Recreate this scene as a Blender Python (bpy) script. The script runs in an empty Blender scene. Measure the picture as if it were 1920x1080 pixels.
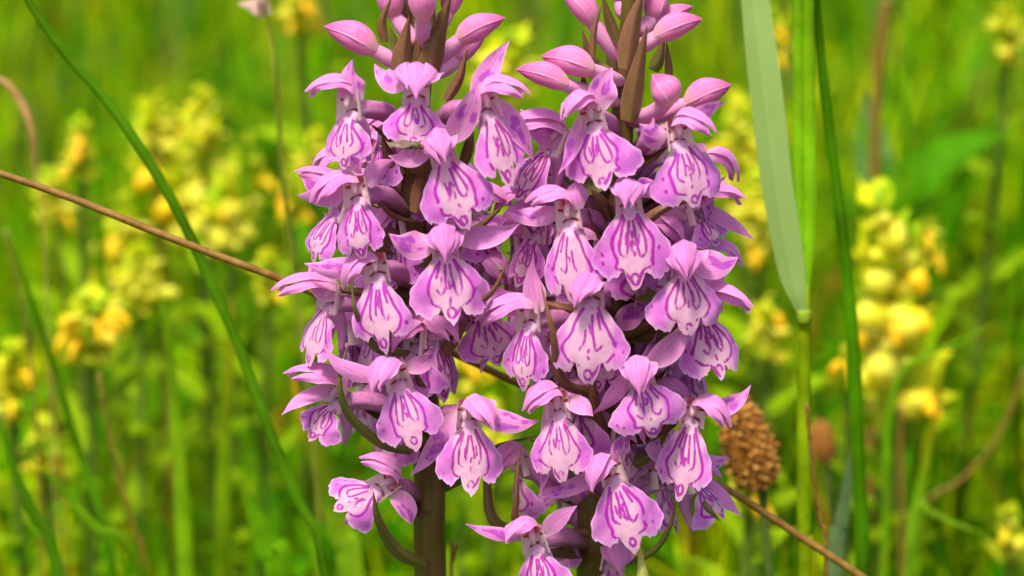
import bpy, math, random
import numpy as np
from mathutils import Vector, Matrix

# ------------------------------------------------------------------ camera, sky, sun, exposure
scene = bpy.context.scene
COL = scene.collection
MM = 0.001                                   # everything below is laid out in millimetres
PITCH, DIST, HALF = math.radians(14.0), 420.0, 0.2057
P0 = Vector((0, 0, 240.0))
FWD = Vector((0, math.cos(PITCH), -math.sin(PITCH)))
UP = Vector((0, math.sin(PITCH), math.cos(PITCH)))
CAM = P0 - FWD * DIST
cam = bpy.data.cameras.new('camera')
cam.sensor_width = 36.0
cam.lens = 18.0 / HALF
cam.clip_start, cam.clip_end = 0.01, 200.0
cam.dof.use_dof = True
cam.dof.focus_distance = (DIST - 8) * MM
cam.dof.aperture_fstop = 15.0
cam.dof.aperture_blades = 0
cam_o = bpy.data.objects.new('camera', cam)
cam_o.location = CAM * MM
cam_o.rotation_euler = (math.pi / 2 - PITCH, 0, 0)
COL.objects.link(cam_o)
scene.camera = cam_o

SUN_EL, SUN_AZ = math.radians(63), math.radians(205)    # azimuth clockwise from +Y: behind the camera's left shoulder
w = bpy.data.worlds.new('World'); scene.world = w; w.use_nodes = True
nt = w.node_tree; nt.nodes.clear()
sky = nt.nodes.new('ShaderNodeTexSky'); sky.sky_type = 'NISHITA'; sky.sun_disc = False
sky.sun_elevation = SUN_EL; sky.sun_rotation = SUN_AZ
sky.air_density = 1.0; sky.dust_density = 4.0
bg = nt.nodes.new('ShaderNodeBackground'); bg.inputs[1].default_value = 0.13
out = nt.nodes.new('ShaderNodeOutputWorld')
nt.links.new(sky.outputs[0], bg.inputs[0]); nt.links.new(bg.outputs[0], out.inputs[0])
sun = bpy.data.lights.new('sun', 'SUN'); sun.energy = 3.3; sun.angle = math.radians(10); sun.color = (1.0, 0.93, 0.78)
sun_o = bpy.data.objects.new('sun', sun); COL.objects.link(sun_o)
sd = Vector((math.sin(SUN_AZ) * math.cos(SUN_EL), math.cos(SUN_AZ) * math.cos(SUN_EL), math.sin(SUN_EL)))
sun_o.rotation_euler = sd.to_track_quat('Z', 'Y').to_euler()
sun_o.location = (0, 0, 3)
scene.view_settings.view_transform = 'Standard'
scene.view_settings.look = 'None'
scene.view_settings.gamma = 1.0
scene.view_settings.exposure = 0.75
scene.cycles.use_denoising = True
scene.cycles.max_bounces = 8
scene.cycles.transmission_bounces = 6
scene.cycles.transparent_max_bounces = 4

rnd = random.Random(11)
nrng = np.random.default_rng(5)

def at(px, py, Y=0.0):
    """world point (mm) seen at photo pixel px,py on the upright plane y = Y"""
    x = (px - 960) / 960 * HALF; y = -(py - 540) / 960 * HALF
    d = FWD + Vector((1, 0, 0)) * x + UP * y
    return CAM + d * ((Y - CAM.y) / d.y)

def mmpp(Y=0.0):
    return (Y + 407) / 960 * HALF * 1.03      # mm per photo pixel at depth Y

# ------------------------------------------------------------------ materials
def new_mat(name):
    m = bpy.data.materials.new(name); m.use_nodes = True
    m.node_tree.nodes.clear(); return m, m.node_tree

class N:
    def __init__(s, nt): s.nt = nt
    def node(s, t, **kw):
        n = s.nt.nodes.new(t)
        for k, v in kw.items(): setattr(n, k, v)
        return n
    def put(s, sock, v):
        if hasattr(v, 'is_linked') or isinstance(v, bpy.types.NodeSocket): s.nt.links.new(v, sock)
        else: sock.default_value = v
    def math(s, op, a, b=0.0, clamp=False):
        n = s.node('ShaderNodeMath', operation=op, use_clamp=clamp)
        s.put(n.inputs[0], a); s.put(n.inputs[1], b); return n.outputs[0]
    def mix(s, f, a, b):
        n = s.node('ShaderNodeMix', data_type='RGBA'); n.clamp_factor = True
        s.put(n.inputs[0], f)
        s.put(n.inputs[6], a if not isinstance(a, tuple) else (*a, 1)); s.put(n.inputs[7], b if not isinstance(b, tuple) else (*b, 1))
        return n.outputs[2]
    def step(s, v, lo, hi, a=0.0, b=1.0):
        n = s.node('ShaderNodeMapRange', interpolation_type='SMOOTHSTEP')
        s.put(n.inputs[0], v); n.inputs[1].default_value = lo; n.inputs[2].default_value = hi
        n.inputs[3].default_value = a; n.inputs[4].default_value = b; return n.outputs[0]
    def noise(s, scale, detail=3, vec=None, rough=0.55):
        n = s.node('ShaderNodeTexNoise'); n.inputs['Scale'].default_value = scale
        n.inputs['Detail'].default_value = detail; n.inputs['Roughness'].default_value = rough
        if vec is not None: s.put(n.inputs['Vector'], vec)
        return n.outputs[0]
    def attr(s, name='pat'):
        a = s.node('ShaderNodeAttribute', attribute_name=name)
        sep = s.node('ShaderNodeSeparateColor'); s.nt.links.new(a.outputs['Color'], sep.inputs[0])
        return sep.outputs[0], sep.outputs[1], sep.outputs[2], a.outputs['Alpha']
    def coords(s):
        return s.node('ShaderNodeNewGeometry').outputs['Position']
    def bump(s, h, strength, dist):
        n = s.node('ShaderNodeBump'); n.inputs['Strength'].default_value = strength
        n.inputs['Distance'].default_value = dist; s.put(n.inputs['Height'], h); return n.outputs[0]
    def surface(s, col, rough=0.5, spec=0.3, trans=0.0, tcol=None, normal=None, sheen=0.0):
        p = s.node('ShaderNodeBsdfPrincipled')
        s.put(p.inputs['Base Color'], col if not isinstance(col, tuple) else (*col, 1))
        s.put(p.inputs['Roughness'], rough); p.inputs['Specular IOR Level'].default_value = spec
        if sheen: p.inputs['Sheen Weight'].default_value = sheen
        if normal is not None: s.put(p.inputs['Normal'], normal)
        o = s.node('ShaderNodeOutputMaterial')
        if trans > 0:
            t = s.node('ShaderNodeBsdfTranslucent')
            tc = tcol if tcol is not None else col
            s.put(t.inputs[0], tc if not isinstance(tc, tuple) else (*tc, 1))
            mx = s.node('ShaderNodeMixShader'); mx.inputs[0].default_value = trans
            s.nt.links.new(p.outputs[0], mx.inputs[1]); s.nt.links.new(t.outputs[0], mx.inputs[2])
            s.nt.links.new(mx.outputs[0], o.inputs[0])
        else: s.nt.links.new(p.outputs[0], o.inputs[0])

PINK = (0.66, 0.215, 0.66)
def mat_lip():
    m, t = new_mat('lip_petal'); n = N(t)
    d, pale, edge, r = n.attr()
    pos = n.coords()
    nz = n.noise(900, 3, pos); nz2 = n.noise(260, 2, pos); nz3 = n.noise(2600, 2, pos)
    marg = n.mix(n.step(nz2, 0.35, 0.7), (0.58, 0.145, 0.57), (0.72, 0.255, 0.65))
    marg = n.mix(n.math('MULTIPLY', n.step(nz3, 0.5, 0.75), 0.35), marg, (0.42, 0.09, 0.55))
    marg = n.mix(n.step(edge, 0.0, 0.10, 0.5, 0.0), marg, (0.84, 0.55, 0.84))
    pc = n.mix(n.step(nz, 0.4, 0.7), (0.76, 0.45, 0.60), (0.73, 0.35, 0.57))
    base = n.mix(n.step(n.math('ADD', pale, n.math('MULTIPLY', n.math('SUBTRACT', nz, 0.5), 0.5)), 0.2, 0.75), marg, pc)
    dd = n.math('ADD', d, n.math('MULTIPLY', n.math('SUBTRACT', nz, 0.5), 0.34))
    line = n.step(dd, 0.09, 0.26, 1.0, 0.0)
    lc = n.mix(r, (0.42, 0.010, 0.42), (0.38, 0.008, 0.30))
    base = n.mix(n.math('MULTIPLY', line, 0.93), base, lc)
    n.surface(base, 0.6, 0.14, 0.34, None, n.bump(nz3, 0.16, 0.0003), 0.12)
    return m
def mat_sepal(name, c1, c2, vein, basec, trans=0.36, tip=None):
    m, t = new_mat(name); n = N(t)
    v, u, spot, r = n.attr()                       # v along, u 0 midline .. 1 margin
    pos = n.coords(); nz = n.noise(420, 3, pos); nz3 = n.noise(2400, 2, pos)
    base = n.mix(n.math('ADD', n.math('MULTIPLY', nz, 0.7), n.math('MULTIPLY', r, 0.3)), c1, c2)
    base = n.mix(n.step(v, 0.0, 0.3, 0.75, 0.0), base, basec)
    if tip: base = n.mix(n.step(n.math('ADD', v, n.math('MULTIPLY', n.math('SUBTRACT', nz, 0.5), 0.5)), 0.55, 1.0, 0.0, 0.8), base, tip)
    vv = n.math('ADD', u, n.math('MULTIPLY', n.math('SUBTRACT', nz, 0.5), 0.12))
    base = n.mix(n.math('MULTIPLY', n.step(vv, 0.02, 0.10, 0.55, 0.0), n.step(v, 0.15, 0.5)), base, vein)
    v2 = n.math('ABSOLUTE', n.math('SUBTRACT', vv, 0.48))
    base = n.mix(n.math('MULTIPLY', n.step(v2, 0.0, 0.09, 0.30, 0.0), n.step(v, 0.1, 0.4)), base, vein)
    base = n.mix(n.step(u, 0.86, 1.0, 0.0, 0.45), base, (0.85, 0.62, 0.84))
    sp = n.math('ADD', spot, n.math('MULTIPLY', n.math('SUBTRACT', nz, 0.5), 0.8))
    base = n.mix(n.step(sp, 0.0, 0.3, 0.85, 0.0), base, (0.42, 0.05, 0.48))
    blem = n.noise(150, 4, pos, 0.7); base = n.mix(n.math('MULTIPLY', n.step(blem, 0.62, 0.74), n.step(v, 0.5, 1.0, 0.1, 0.6)), base, (0.42, 0.17, 0.16))
    base = n.mix(n.math('MULTIPLY', n.step(nz3, 0.55, 0.8), 0.3), base, (0.90, 0.60, 0.84))
    n.surface(base, 0.58, 0.16, trans, None, n.bump(nz3, 0.2, 0.0003), 0.12)
    return m
def mat_ovary():
    m, t = new_mat('ovary_skin'); n = N(t)
    v, u, q, r = n.attr(); pos = n.coords(); nz = n.noise(300, 3, pos)
    f = n.math('ADD', n.step(v, 0.05, 0.6), n.math('MULTIPLY', n.math('SUBTRACT', nz, 0.5), 0.6))
    base = n.mix(f, (0.12, 0.065, 0.028), (0.54, 0.19, 0.42)); base = n.mix(n.step(n.noise(1500, 3, pos), 0.45, 0.7, 0.0, 0.45), base, (0.30, 0.08, 0.22))
    base = n.mix(n.step(v, 0.8, 1.0, 0.0, 0.6), base, (0.80, 0.62, 0.62))
    n.surface(base, 0.4, 0.35, 0.12, None, n.bump(nz, 0.2, 0.0005))
    return m
def mat_cream():
    m, t = new_mat('throat_tissue'); n = N(t)
    d, u, q, r = n.attr(); pos = n.coords(); nz = n.noise(900, 2, pos)
    base = n.mix(nz, (0.82, 0.62, 0.58), (0.84, 0.70, 0.72))
    base = n.mix(n.step(q, 0.0, 0.8), base, (0.55, 0.10, 0.14))
    dd = n.math('ADD', d, n.math('MULTIPLY', n.math('SUBTRACT', nz, 0.5), 0.3))
    base = n.mix(n.step(dd, 0.14, 0.30, 0.95, 0.0), base, (0.36, 0.012, 0.05))
    n.surface(base, 0.42, 0.35, 0.25)
    return m
def mat_bract(name, c1, c2, c3):
    m, t = new_mat(name); n = N(t)
    v, u, q, r = n.attr(); pos = n.coords()
    mp = n.node('ShaderNodeMapping'); mp.inputs['Scale'].default_value = (1, 1, 0.18); n.put(mp.inputs[0], pos)
    nz = n.noise(700, 3, mp.outputs[0]); nz2 = n.noise(3200, 2, pos)
    base = n.mix(n.math('ADD', n.math('MULTIPLY', nz, 1.1), n.math('MULTIPLY', n.math('SUBTRACT', r, 0.6), 0.9)), c1, c2)
    base = n.mix(n.step(nz2, 0.52, 0.68, 0.0, 0.45), base, (0.05, 0.025, 0.014))
    base = n.mix(n.step(n.math('ADD', v, nz), 0.45, 0.95, 0.65, 0.0), base, (0.15, 0.17, 0.02)) if name != 'brown_bract' else n.mix(n.step(n.math('ADD', v, nz), 0.4, 0.8, 0.3, 0.0), base, (0.15, 0.15, 0.02))
    base = n.mix(n.step(u, 0.75, 1.0, 0.0, 0.6), base, c3)
    base = n.mix(n.step(u, 0.0, 0.1, 0.35, 0.0), base, c3)
    n.surface(base, 0.5, 0.3, 0.15, None, n.bump(nz2, 0.25, 0.0003))
    return m
def mat_stem():
    m, t = new_mat('orchid_stem'); n = N(t)
    v, u, q, r = n.attr(); pos = n.coords()
    mp = n.node('ShaderNodeMapping'); mp.inputs['Scale'].default_value = (1, 1, 0.07); n.put(mp.inputs[0], pos)
    nz = n.noise(1100, 4, mp.outputs[0]); nz2 = n.noise(110, 2, pos)
    base = n.mix(n.step(nz, 0.25, 0.8), (0.065, 0.034, 0.006), (0.13, 0.080, 0.015))
    base = n.mix(n.step(nz2, 0.45, 0.7, 0.0, 0.5), base, (0.15, 0.035, 0.035))
    base = n.mix(n.step(q, 0.0, 1.0, 0.0, 0.7), base, (0.08, 0.10, 0.008))
    n.surface(base, 0.45, 0.3, 0.0, None, n.bump(nz, 0.12, 0.0005))
    return m
def mat_leaf(name, trans=0.38, rough=0.42, stripes=True):
    """vegetation: colour comes per piece from attribute col, grain from nodes"""
    m, t = new_mat(name); n = N(t)
    a = n.node('ShaderNodeAttribute', attribute_name='col')
    v, u, q, r = n.attr(); pos = n.coords()
    nz = n.noise(60, 3, pos); nz2 = n.noise(420, 3, pos)
    hs = n.node('ShaderNodeHueSaturation')
    n.put(hs.inputs['Color'], a.outputs['Color']); n.put(hs.inputs['Value'], n.step(nz, 0.25, 0.75, 0.5, 1.35))
    n.put(hs.inputs['Hue'], n.step(nz2, 0.2, 0.8, 0.485, 0.515))
    base = hs.outputs[0]
    base = n.mix(n.math('MULTIPLY', n.step(nz2, 0.55, 0.75), 0.30), base, (0.16, 0.14, 0.004))
    if stripes:
        w = n.node('ShaderNodeMath', operation='SINE'); n.put(w.inputs[0], n.math('MULTIPLY', u, 30.0))
        base = n.mix(n.math('MULTIPLY', n.step(w.outputs[0], -0.3, 1.0), 0.16), base, (0.02, 0.07, 0.002))
        base = n.mix(n.step(u, 0.0, 0.14, 0.30, 0.0), base, (0.26, 0.38, 0.006))
    n.surface(base, rough, 0.025, trans, None, n.bump(nz2, 0.15, 0.0006))
    return m
def mat_rattle():
    m, t = new_mat('rattle_bract'); n = N(t)
    a = n.node('ShaderNodeAttribute', attribute_name='col'); v, u, q, r = n.attr()
    nz = n.noise(160, 3, n.coords())
    base = n.mix(n.step(nz, 0.45, 0.75, 0.0, 0.5), a.outputs['Color'], (0.48, 0.66, 0.006))
    n.surface(base, 0.6, 0.05, 0.5); return m
def mat_plain(name, c1, c2, scale=300, rough=0.6, trans=0.0, spec=0.3, bump=0.3):
    m, t = new_mat(name); n = N(t); pos = n.coords()
    nz = n.noise(scale, 4, pos); base = n.mix(n.step(nz, 0.3, 0.7), c1, c2)
    n.surface(base, rough, spec, trans, None, n.bump(nz, bump, 0.0008)); return m

M_LIP = mat_lip()
M_SEP = mat_sepal('lilac_sepal', (0.66, 0.17, 0.52), (0.82, 0.34, 0.66), (0.50, 0.10, 0.54), (0.82, 0.52, 0.66))
M_HOOD = mat_sepal('hood_petal', (0.67, 0.18, 0.53), (0.83, 0.35, 0.68), (0.52, 0.11, 0.56), (0.82, 0.48, 0.68))
M_BUD = mat_sepal('pink_bud', (0.70, 0.14, 0.40), (0.80, 0.29, 0.53), (0.55, 0.07, 0.36), (0.80, 0.44, 0.42), 0.25, (0.52, 0.06, 0.26))
M_ANTH = mat_plain('anther_cap', (0.66, 0.34, 0.46), (0.74, 0.50, 0.56), 900, 0.4, 0.2)
M_OV = mat_ovary(); M_CREAM = mat_cream(); M_STEM = mat_stem()
M_BRACT = mat_bract('brown_bract', (0.10, 0.070, 0.014), (0.24, 0.10, 0.055), (0.24, 0.10, 0.07))
M_PBRACT = mat_bract('pale_bract', (0.34, 0.38, 0.06), (0.44, 0.42, 0.12), (0.30, 0.30, 0.05))
M_GBRACT = mat_bract('green_bract', (0.11, 0.14, 0.018), (0.17, 0.11, 0.04), (0.20, 0.10, 0.05))
M_LEAF = mat_leaf('grass_blade'); M_SOFT = mat_leaf('soft_leaf', 0.35, 0.5, False); M_RAT = mat_rattle()
M_STRAW = mat_plain('dry_straw', (0.25, 0.135, 0.022), (0.16, 0.078, 0.010), 500, 0.5)
M_TAN = mat_plain('pale_straw', (0.46, 0.27, 0.09), (0.32, 0.17, 0.05), 300, 0.6)
def mat_seed():
    m, t = new_mat('plantain_seed'); n = N(t); oi = n.node('ShaderNodeObjectInfo'); nz = n.noise(800, 3, n.coords())
    r = n.node('ShaderNodeValToRGB'); n.put(r.inputs[0], oi.outputs['Random']); e = r.color_ramp.elements
    e[0].color = (0.11, 0.04, 0.006, 1); e[1].color = (0.60, 0.32, 0.08, 1); e.new(0.5).color = (0.36, 0.14, 0.018, 1)
    n.surface(n.mix(n.step(nz, 0.3, 0.7, 0.0, 0.5), r.outputs[0], (0.26, 0.11, 0.02)), 0.7, 0.2); return m
M_SEED = mat_seed()
M_SOIL = mat_plain('meadow_soil', (0.035, 0.035, 0.010), (0.07, 0.065, 0.018), 90, 0.9)
M_YEL = mat_plain('yellow_corolla', (0.90, 0.68, 0.006), (0.90, 0.46, 0.003), 180, 0.45, 0.25)
M_PALEY = mat_plain('pale_yellow_calyx', (0.88, 0.80, 0.02), (0.90, 0.86, 0.12), 120, 0.5, 0.45)
M_FADED = mat_plain('faded_petal', (0.70, 0.48, 0.36), (0.60, 0.36, 0.30), 300, 0.7, 0.3)
M_FLY = mat_plain('fly_body', (0.03, 0.03, 0.012), (0.10, 0.09, 0.03), 2000, 0.3)
M_EYE = mat_plain('fly_eye', (0.30, 0.03, 0.01), (0.22, 0.02, 0.01), 2000, 0.3)
M_WING = mat_plain('fly_wing', (0.30, 0.22, 0.16), (0.22, 0.15, 0.12), 900, 0.3, 0.5)

# ------------------------------------------------------------------ mesh helpers
def link(name, me, mat, parent=None, **props):
    if mat is not None and not me.materials: me.materials.append(mat)
    o = bpy.data.objects.new(name, me); COL.objects.link(o)
    if parent is not None:
        o.parent = parent
        o.matrix_parent_inverse = parent.matrix_world.inverted() if False else Matrix.Translation(-ORIG.get(parent.name, Vector((0, 0, 0))))
        ORIG[o.name] = Vector((0, 0, 0)) if parent.name not in ORIG else ORIG[parent.name]
    for k, v in props.items(): o[k] = v
    return o
ORIG = {}
def root(name, base_mm, label, cat, group=None):
    o = bpy.data.objects.new(name, None); COL.objects.link(o)
    o.empty_display_size = 0.01
    o.location = Vector(base_mm) * MM; ORIG[o.name] = Vector(base_mm) * MM
    o['label'] = label; o['category'] = cat
    if group: o['group'] = group
    return o
def child(name, me, mat, parent):
    """a part (or sub-part) whose mesh is in world millimetres*MM; the thing's Empty sits at its own base"""
    if mat is not None and not me.materials: me.materials.append(mat)
    o = bpy.data.objects.new(name, me); COL.objects.link(o); o.parent = parent
    off = ORIG.get(parent.name)
    if off is not None and parent.type == 'EMPTY': o.location = -off
    return o

def grid_mesh(name, P, pat=None, col=None, closed_u=False, cap=False):
    """P: (nv, nu, 3) array of millimetres"""
    P = np.asarray(P, float); nv, nu = P.shape[:2]
    V = (P.reshape(-1, 3) * MM)
    i = np.arange(nv - 1)[:, None]; ju = nu if closed_u else nu - 1
    j = np.arange(ju)[None, :]; j2 = (j + 1) % nu
    F = np.stack([i * nu + j, i * nu + j2, (i + 1) * nu + j2, (i + 1) * nu + j], -1).reshape(-1, 4)
    return raw_mesh(name, V, F, pat.reshape(-1, 4) if pat is not None else None, col.reshape(-1, 4) if col is not None else None)
def raw_mesh(name, V, F, pat=None, col=None):
    me = bpy.data.meshes.new(name)
    nV, nF = len(V), len(F); k = F.shape[1]
    me.vertices.add(nV); me.vertices.foreach_set('co', np.ascontiguousarray(V, np.float32).ravel())
    me.loops.add(nF * k); me.loops.foreach_set('vertex_index', np.ascontiguousarray(F, np.int32).ravel())
    me.polygons.add(nF)
    me.polygons.foreach_set('loop_start', np.arange(0, nF * k, k, dtype=np.int32))
    me.polygons.foreach_set('loop_total', np.full(nF, k, np.int32))
    me.polygons.foreach_set('use_smooth', np.ones(nF, bool))
    for nm, a in (('pat', pat), ('col', col)):
        if a is not None:
            at_ = me.attributes.new(nm, 'FLOAT_COLOR', 'POINT')
            at_.data.foreach_set('color', np.ascontiguousarray(a, np.float32).ravel())
    me.update(calc_edges=True); return me

def spline(pts, n):
    """Catmull-Rom through pts (k,d) sampled at n places"""
    p = np.asarray([list(q) for q in pts], float)
    if len(p) == 2: return p[0] + (p[1] - p[0]) * np.linspace(0, 1, n)[:, None]
    e = np.vstack([2 * p[0] - p[1], p, 2 * p[-1] - p[-2]])
    s = np.linspace(0, len(p) - 1 - 1e-9, n); i = s.astype(int); t = (s - i)[:, None]
    a, b, c, d = e[i], e[i + 1], e[i + 2], e[i + 3]
    return 0.5 * (2 * b + (c - a) * t + (2 * a - 5 * b + 4 * c - d) * t ** 2 + (3 * b - a - 3 * c + d) * t ** 3)
def unit(a): return a / np.maximum(np.linalg.norm(a, axis=-1, keepdims=True), 1e-9)

def tube(name, pts, rad, n=24, k=10, col=None, q=9.0, rib=0.0):
    c = spline(pts, n); r = np.interp(np.linspace(0, 1, n), np.linspace(0, 1, len(rad)), rad)
    T = unit(np.gradient(c, axis=0)); ref = np.array([0.13, 1.0, 0.21])
    A = unit(np.cross(T, ref)); B = np.cross(T, A)
    th = np.linspace(0, 2 * np.pi, k, endpoint=False)
    rr = r[:, None] * (1 + rib * np.cos(th[None, :] * 5 + np.linspace(0, 5 if rib > 0.06 else 0, n)[:, None]))
    P = c[:, None] + rr[..., None] * (np.cos(th)[None, :, None] * A[:, None] + np.sin(th)[None, :, None] * B[:, None])
    # closed ends
    P = np.concatenate([np.repeat(c[:1, None], k, 1), P, np.repeat(c[-1:, None], k, 1)], 0)
    nv = n + 2
    pat = np.zeros((nv, k, 4)); pat[..., 0] = np.linspace(0, 1, nv)[:, None]; pat[..., 1] = 0.5
    pat[..., 2] = q if np.isscalar(q) else np.interp(np.linspace(0, 1, nv), np.linspace(0, 1, len(q)), q)[:, None]
    pat[..., 3] = rnd.random()
    cc = None
    if col is not None: cc = np.zeros((nv, k, 4)); cc[..., :3] = col; cc[..., 3] = 1
    return grid_mesh(name, P, pat, cc, True)

def blade(name, pts, wid, hint=(0, -1, 0), cup=0.0, n=16, k=7, wave=0.0, twist=0.0, col=None, tipcol=None, spots=0.0, keel=0.0):
    """a thin leaf/petal: centre line pts, half widths wid, face towards hint; cup>0 bends margins away from hint"""
    c = spline(pts, n); t = np.linspace(0, 1, n)
    wd = np.interp(t, np.linspace(0, 1, len(wid)), wid) if len(wid) < 3 else np.maximum(spline(np.c_[wid], n)[:, 0], 0.02)
    T = unit(np.gradient(c, axis=0)); h = np.asarray(hint, float)
    S = unit(np.cross(T, np.broadcast_to(h, T.shape))); Nn = np.cross(S, T)
    a = twist * t[:, None]; S, Nn = S * np.cos(a) + Nn * np.sin(a), Nn * np.cos(a) - S * np.sin(a)
    u = np.linspace(-1, 1, k); ph = rnd.random() * 6
    wv = wave * wd[:, None] * np.sin(t[:, None] * 9 + ph + u[None] * 1.7) * np.abs(u[None])
    off = -cup * wd[:, None] * (u ** 2)[None] - keel * wd[:, None] * np.abs(u)[None] + wv
    P = c[:, None] + S[:, None] * (u[None] * wd[:, None])[..., None] + Nn[:, None] * off[..., None]
    pat = np.zeros((n, k, 4)); pat[..., 0] = t[:, None]; pat[..., 1] = np.abs(u)[None]; pat[..., 2] = 9.0; pat[..., 3] = rnd.random()
    if spots > 0:
        sp = np.full((n, k), 9.0)
        for _ in range(int(5 + 6 * spots)):
            a0, b0 = rnd.uniform(-0.65, 0.65), rnd.uniform(0.3, 0.9)
            ll = np.linalg.norm(c[-1] - c[0])
            dd = np.hypot((u[None] - a0) * wd.max(), (t[:, None] - b0) * ll * 0.6) - rnd.uniform(0.1, 0.45)
            sp = np.minimum(sp, dd)
        pat[..., 2] = sp
    cc = None
    if col is not None:
        cc = np.zeros((n, k, 4)); cc[..., 3] = 1
        c0 = np.asarray(col); c1 = np.asarray(tipcol if tipcol is not None else col)
        f = np.clip((t - 0.55) / 0.45, 0, 1)[:, None, None] ** 1.5
        cc[..., :3] = c0 * (1 - f) + c1 * f
    return grid_mesh(name, P, pat, cc)

def xf(P, Rm, o):
    return np.asarray(P) @ np.asarray(Rm).T + np.asarray(o)

# ------------------------------------------------------------------ the orchid flower
def seg_dist(X, Sx, line):
    """distance of points (X,Sx) to a polyline"""
    l = spline(line, max(8, len(line) * 5)) if len(line) > 2 else np.asarray(line, float)
    p = np.stack([X, Sx], -1)[..., None, :]
    a, b = l[:-1], l[1:]; ab = b - a
    t = np.clip(((p - a) * ab).sum(-1) / np.maximum((ab ** 2).sum(-1), 1e-9), 0, 1)
    return np.linalg.norm(p - (a + ab * t[..., None]), axis=-1).min(-1)

def lip_mesh(Rm, o, W, L, fold, R, lobe=1.0, curl=0.0):
    nu, nv = 61, 57
    u = np.sin(np.linspace(-1, 1, nu) * math.pi / 2 * 0.9)[None, :] / math.sin(math.pi / 2 * 0.9); t = np.linspace(0, 1, nv)[:, None]
    j = lambda s: R.uniform(-s, s)
    au = np.abs(u) + 0 * t
    c = 0.23 + j(0.04)
    side = 0.85 + j(0.07)
    xs = [0, c * 0.35, c * 0.7, c * 0.95, c * 1.12, c * 1.35, 0.45, 0.58, 0.70, 0.80, 0.88, 0.94, 0.98, 1.0]
    ysL = [1.0, 0.985, 0.93, 0.86, side - 0.16 * lobe, side - 0.09 * lobe, side + 0.0, side + 0.01, side - 0.02, side - 0.06, side - 0.12, side - 0.19, side - 0.27, side - 0.40]
    jr = j(0.05)
    ysR = [1.0, 0.985, 0.93, 0.86] + [v + jr + j(0.012) for v in ysL[4:]]
    dense = np.linspace(0, 1, 200)
    ker = np.ones(9) / 9
    def sm(ys):
        a = np.interp(dense, xs, ys); return np.convolve(np.pad(a, 4, 'edge'), ker, 'valid')
    eL = np.interp(np.abs(u[0]), dense, sm(ysL)); eR = np.interp(np.abs(u[0]), dense, sm(ysR))
    ell = np.where(u[0] < 0, eL, eR)
    ph = R.random() * 6
    ell = ell + 0.014 * np.sin(u[0] * 21 + ph) + 0.014 * np.sin(u[0] * 37 + 2 * ph) + 0.010 * np.sin(u[0] * 61 + 3 * ph)
    s = t * (L * ell)[None, :]
    hw = W / 2; fs = R.choice([-1, 1]) * R.uniform(0, 0.30) ** 1.0
    sn = s / L
    q = np.clip((sn + 0.01) / 0.70, 0, 1)
    H = hw * (0.27 + 0.73 * (1.30 * q ** 0.98 - 0.30 * q ** 4)) 
    H = H * (1 + 0.02 * np.sin(sn * 28 + ph) * au)
    x = u * H; xr0 = x / hw
    y = (0.045 + 0.02 * R.random()) * x ** 2 + (fold + fs * np.sign(u)) * np.abs(x) - 1.5 * np.sin(np.clip(sn, 0, 1) * 2.2)
    y = y + R.uniform(0.3, 0.8) * np.sin(u * R.uniform(3, 6) + ph + 3 * sn) * au * np.clip(sn * 2, 0, 1) - curl * 2.0 * np.clip(sn - 0.6, 0, 1) ** 2 * 4
    y = y + (1.0 * np.clip(1 - sn / 0.16, 0, 1) ** 2) * (1 - 2.2 * au ** 2)          # throat channel: centre back, sides forward
    y = y + 0.10 * np.sin(xr0 * 15 + ph) * np.clip(sn * 2, 0, 1) * au + 0.12 * np.sin(sn * 13 + xr0 * 5 + 2 * ph) * au
    z = -s * (1 - 0.03 * np.abs(x) / hw)
    # markings, in mm on the flattened lip
    D = np.full(x.shape, 9.0); lw = R.uniform(-0.06, 0.015)
    xr = x / hw; w1 = 0.52 + j(0.10)
    def add(line, wofs=0.0):
        nonlocal D
        D = np.minimum(D, seg_dist(x, s, [(a * hw, b * L) for a, b in line]) + wofs + lw)
    for sg in (-1, 1):
        k = lambda a: a + j(0.025)
        e = w1 + j(0.04)
        outer = [(sg * 0.17, k(0.05)), (sg * k(0.31), 0.20), (sg * k(0.45), 0.36), (sg * k(e), 0.52), (sg * k(e - 0.03), 0.62), (sg * k(0.42), 0.71), (sg * k(0.22), 0.75)]
        if R.random() < 0.6: outer += [(sg * k(0.15), 0.83), (sg * 0.05, k(0.91))]
        cut = R.random()
        if cut < 0.3: add(outer[:4], -0.02); add(outer[4:], -0.02)
        else: add(outer, -0.03)
        m = k(0.56)
        inner = [(sg * k(0.05), 0.12), (sg * k(0.08), 0.30), (sg * k(0.11), m - 0.09), (sg * k(0.20), m), (sg * k(0.30), m - 0.07), (sg * k(0.27), 0.30), (sg * k(0.15), 0.09)]
        style = R.random()
        if style < 0.25: add(inner[:5]); add(inner[5:])
        elif style < 0.4: add(inner[:3]); add([inner[3], inner[4], inner[5]]); add([inner[5], inner[6]], 0.04)
        elif style < 0.5: add(inner[1:4])
        else: add(inner)
        if R.random() < 0.5: add([(sg * k(0.15), k(0.28)), (sg * k(0.16), k(0.42))], 0.05)
        for _ in range(R.randint(0, 2)):
            a, b = sg * R.uniform(0.60, 0.82), R.uniform(0.42, 0.68)
            add([(a, b), (a + j(0.03), b + 0.03)], 0.06 - R.random() * 0.06)
    for _ in range(R.randint(2, 4)):
        b = R.uniform(0.2, 0.65); add([(j(0.03), b), (j(0.03), b + R.uniform(0.03, 0.12))], 0.03)
    rr, cy = 0.08 + j(0.015), 0.85 + j(0.02)
    arc = [(rr * math.cos(a), cy + rr * 0.8 * math.sin(a)) for a in np.linspace(R.uniform(0, 3), R.uniform(6, 8.5), 9)]
    add(arc)
    D = D * np.clip(11.5 / W, 0.8, 1.7)
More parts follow.
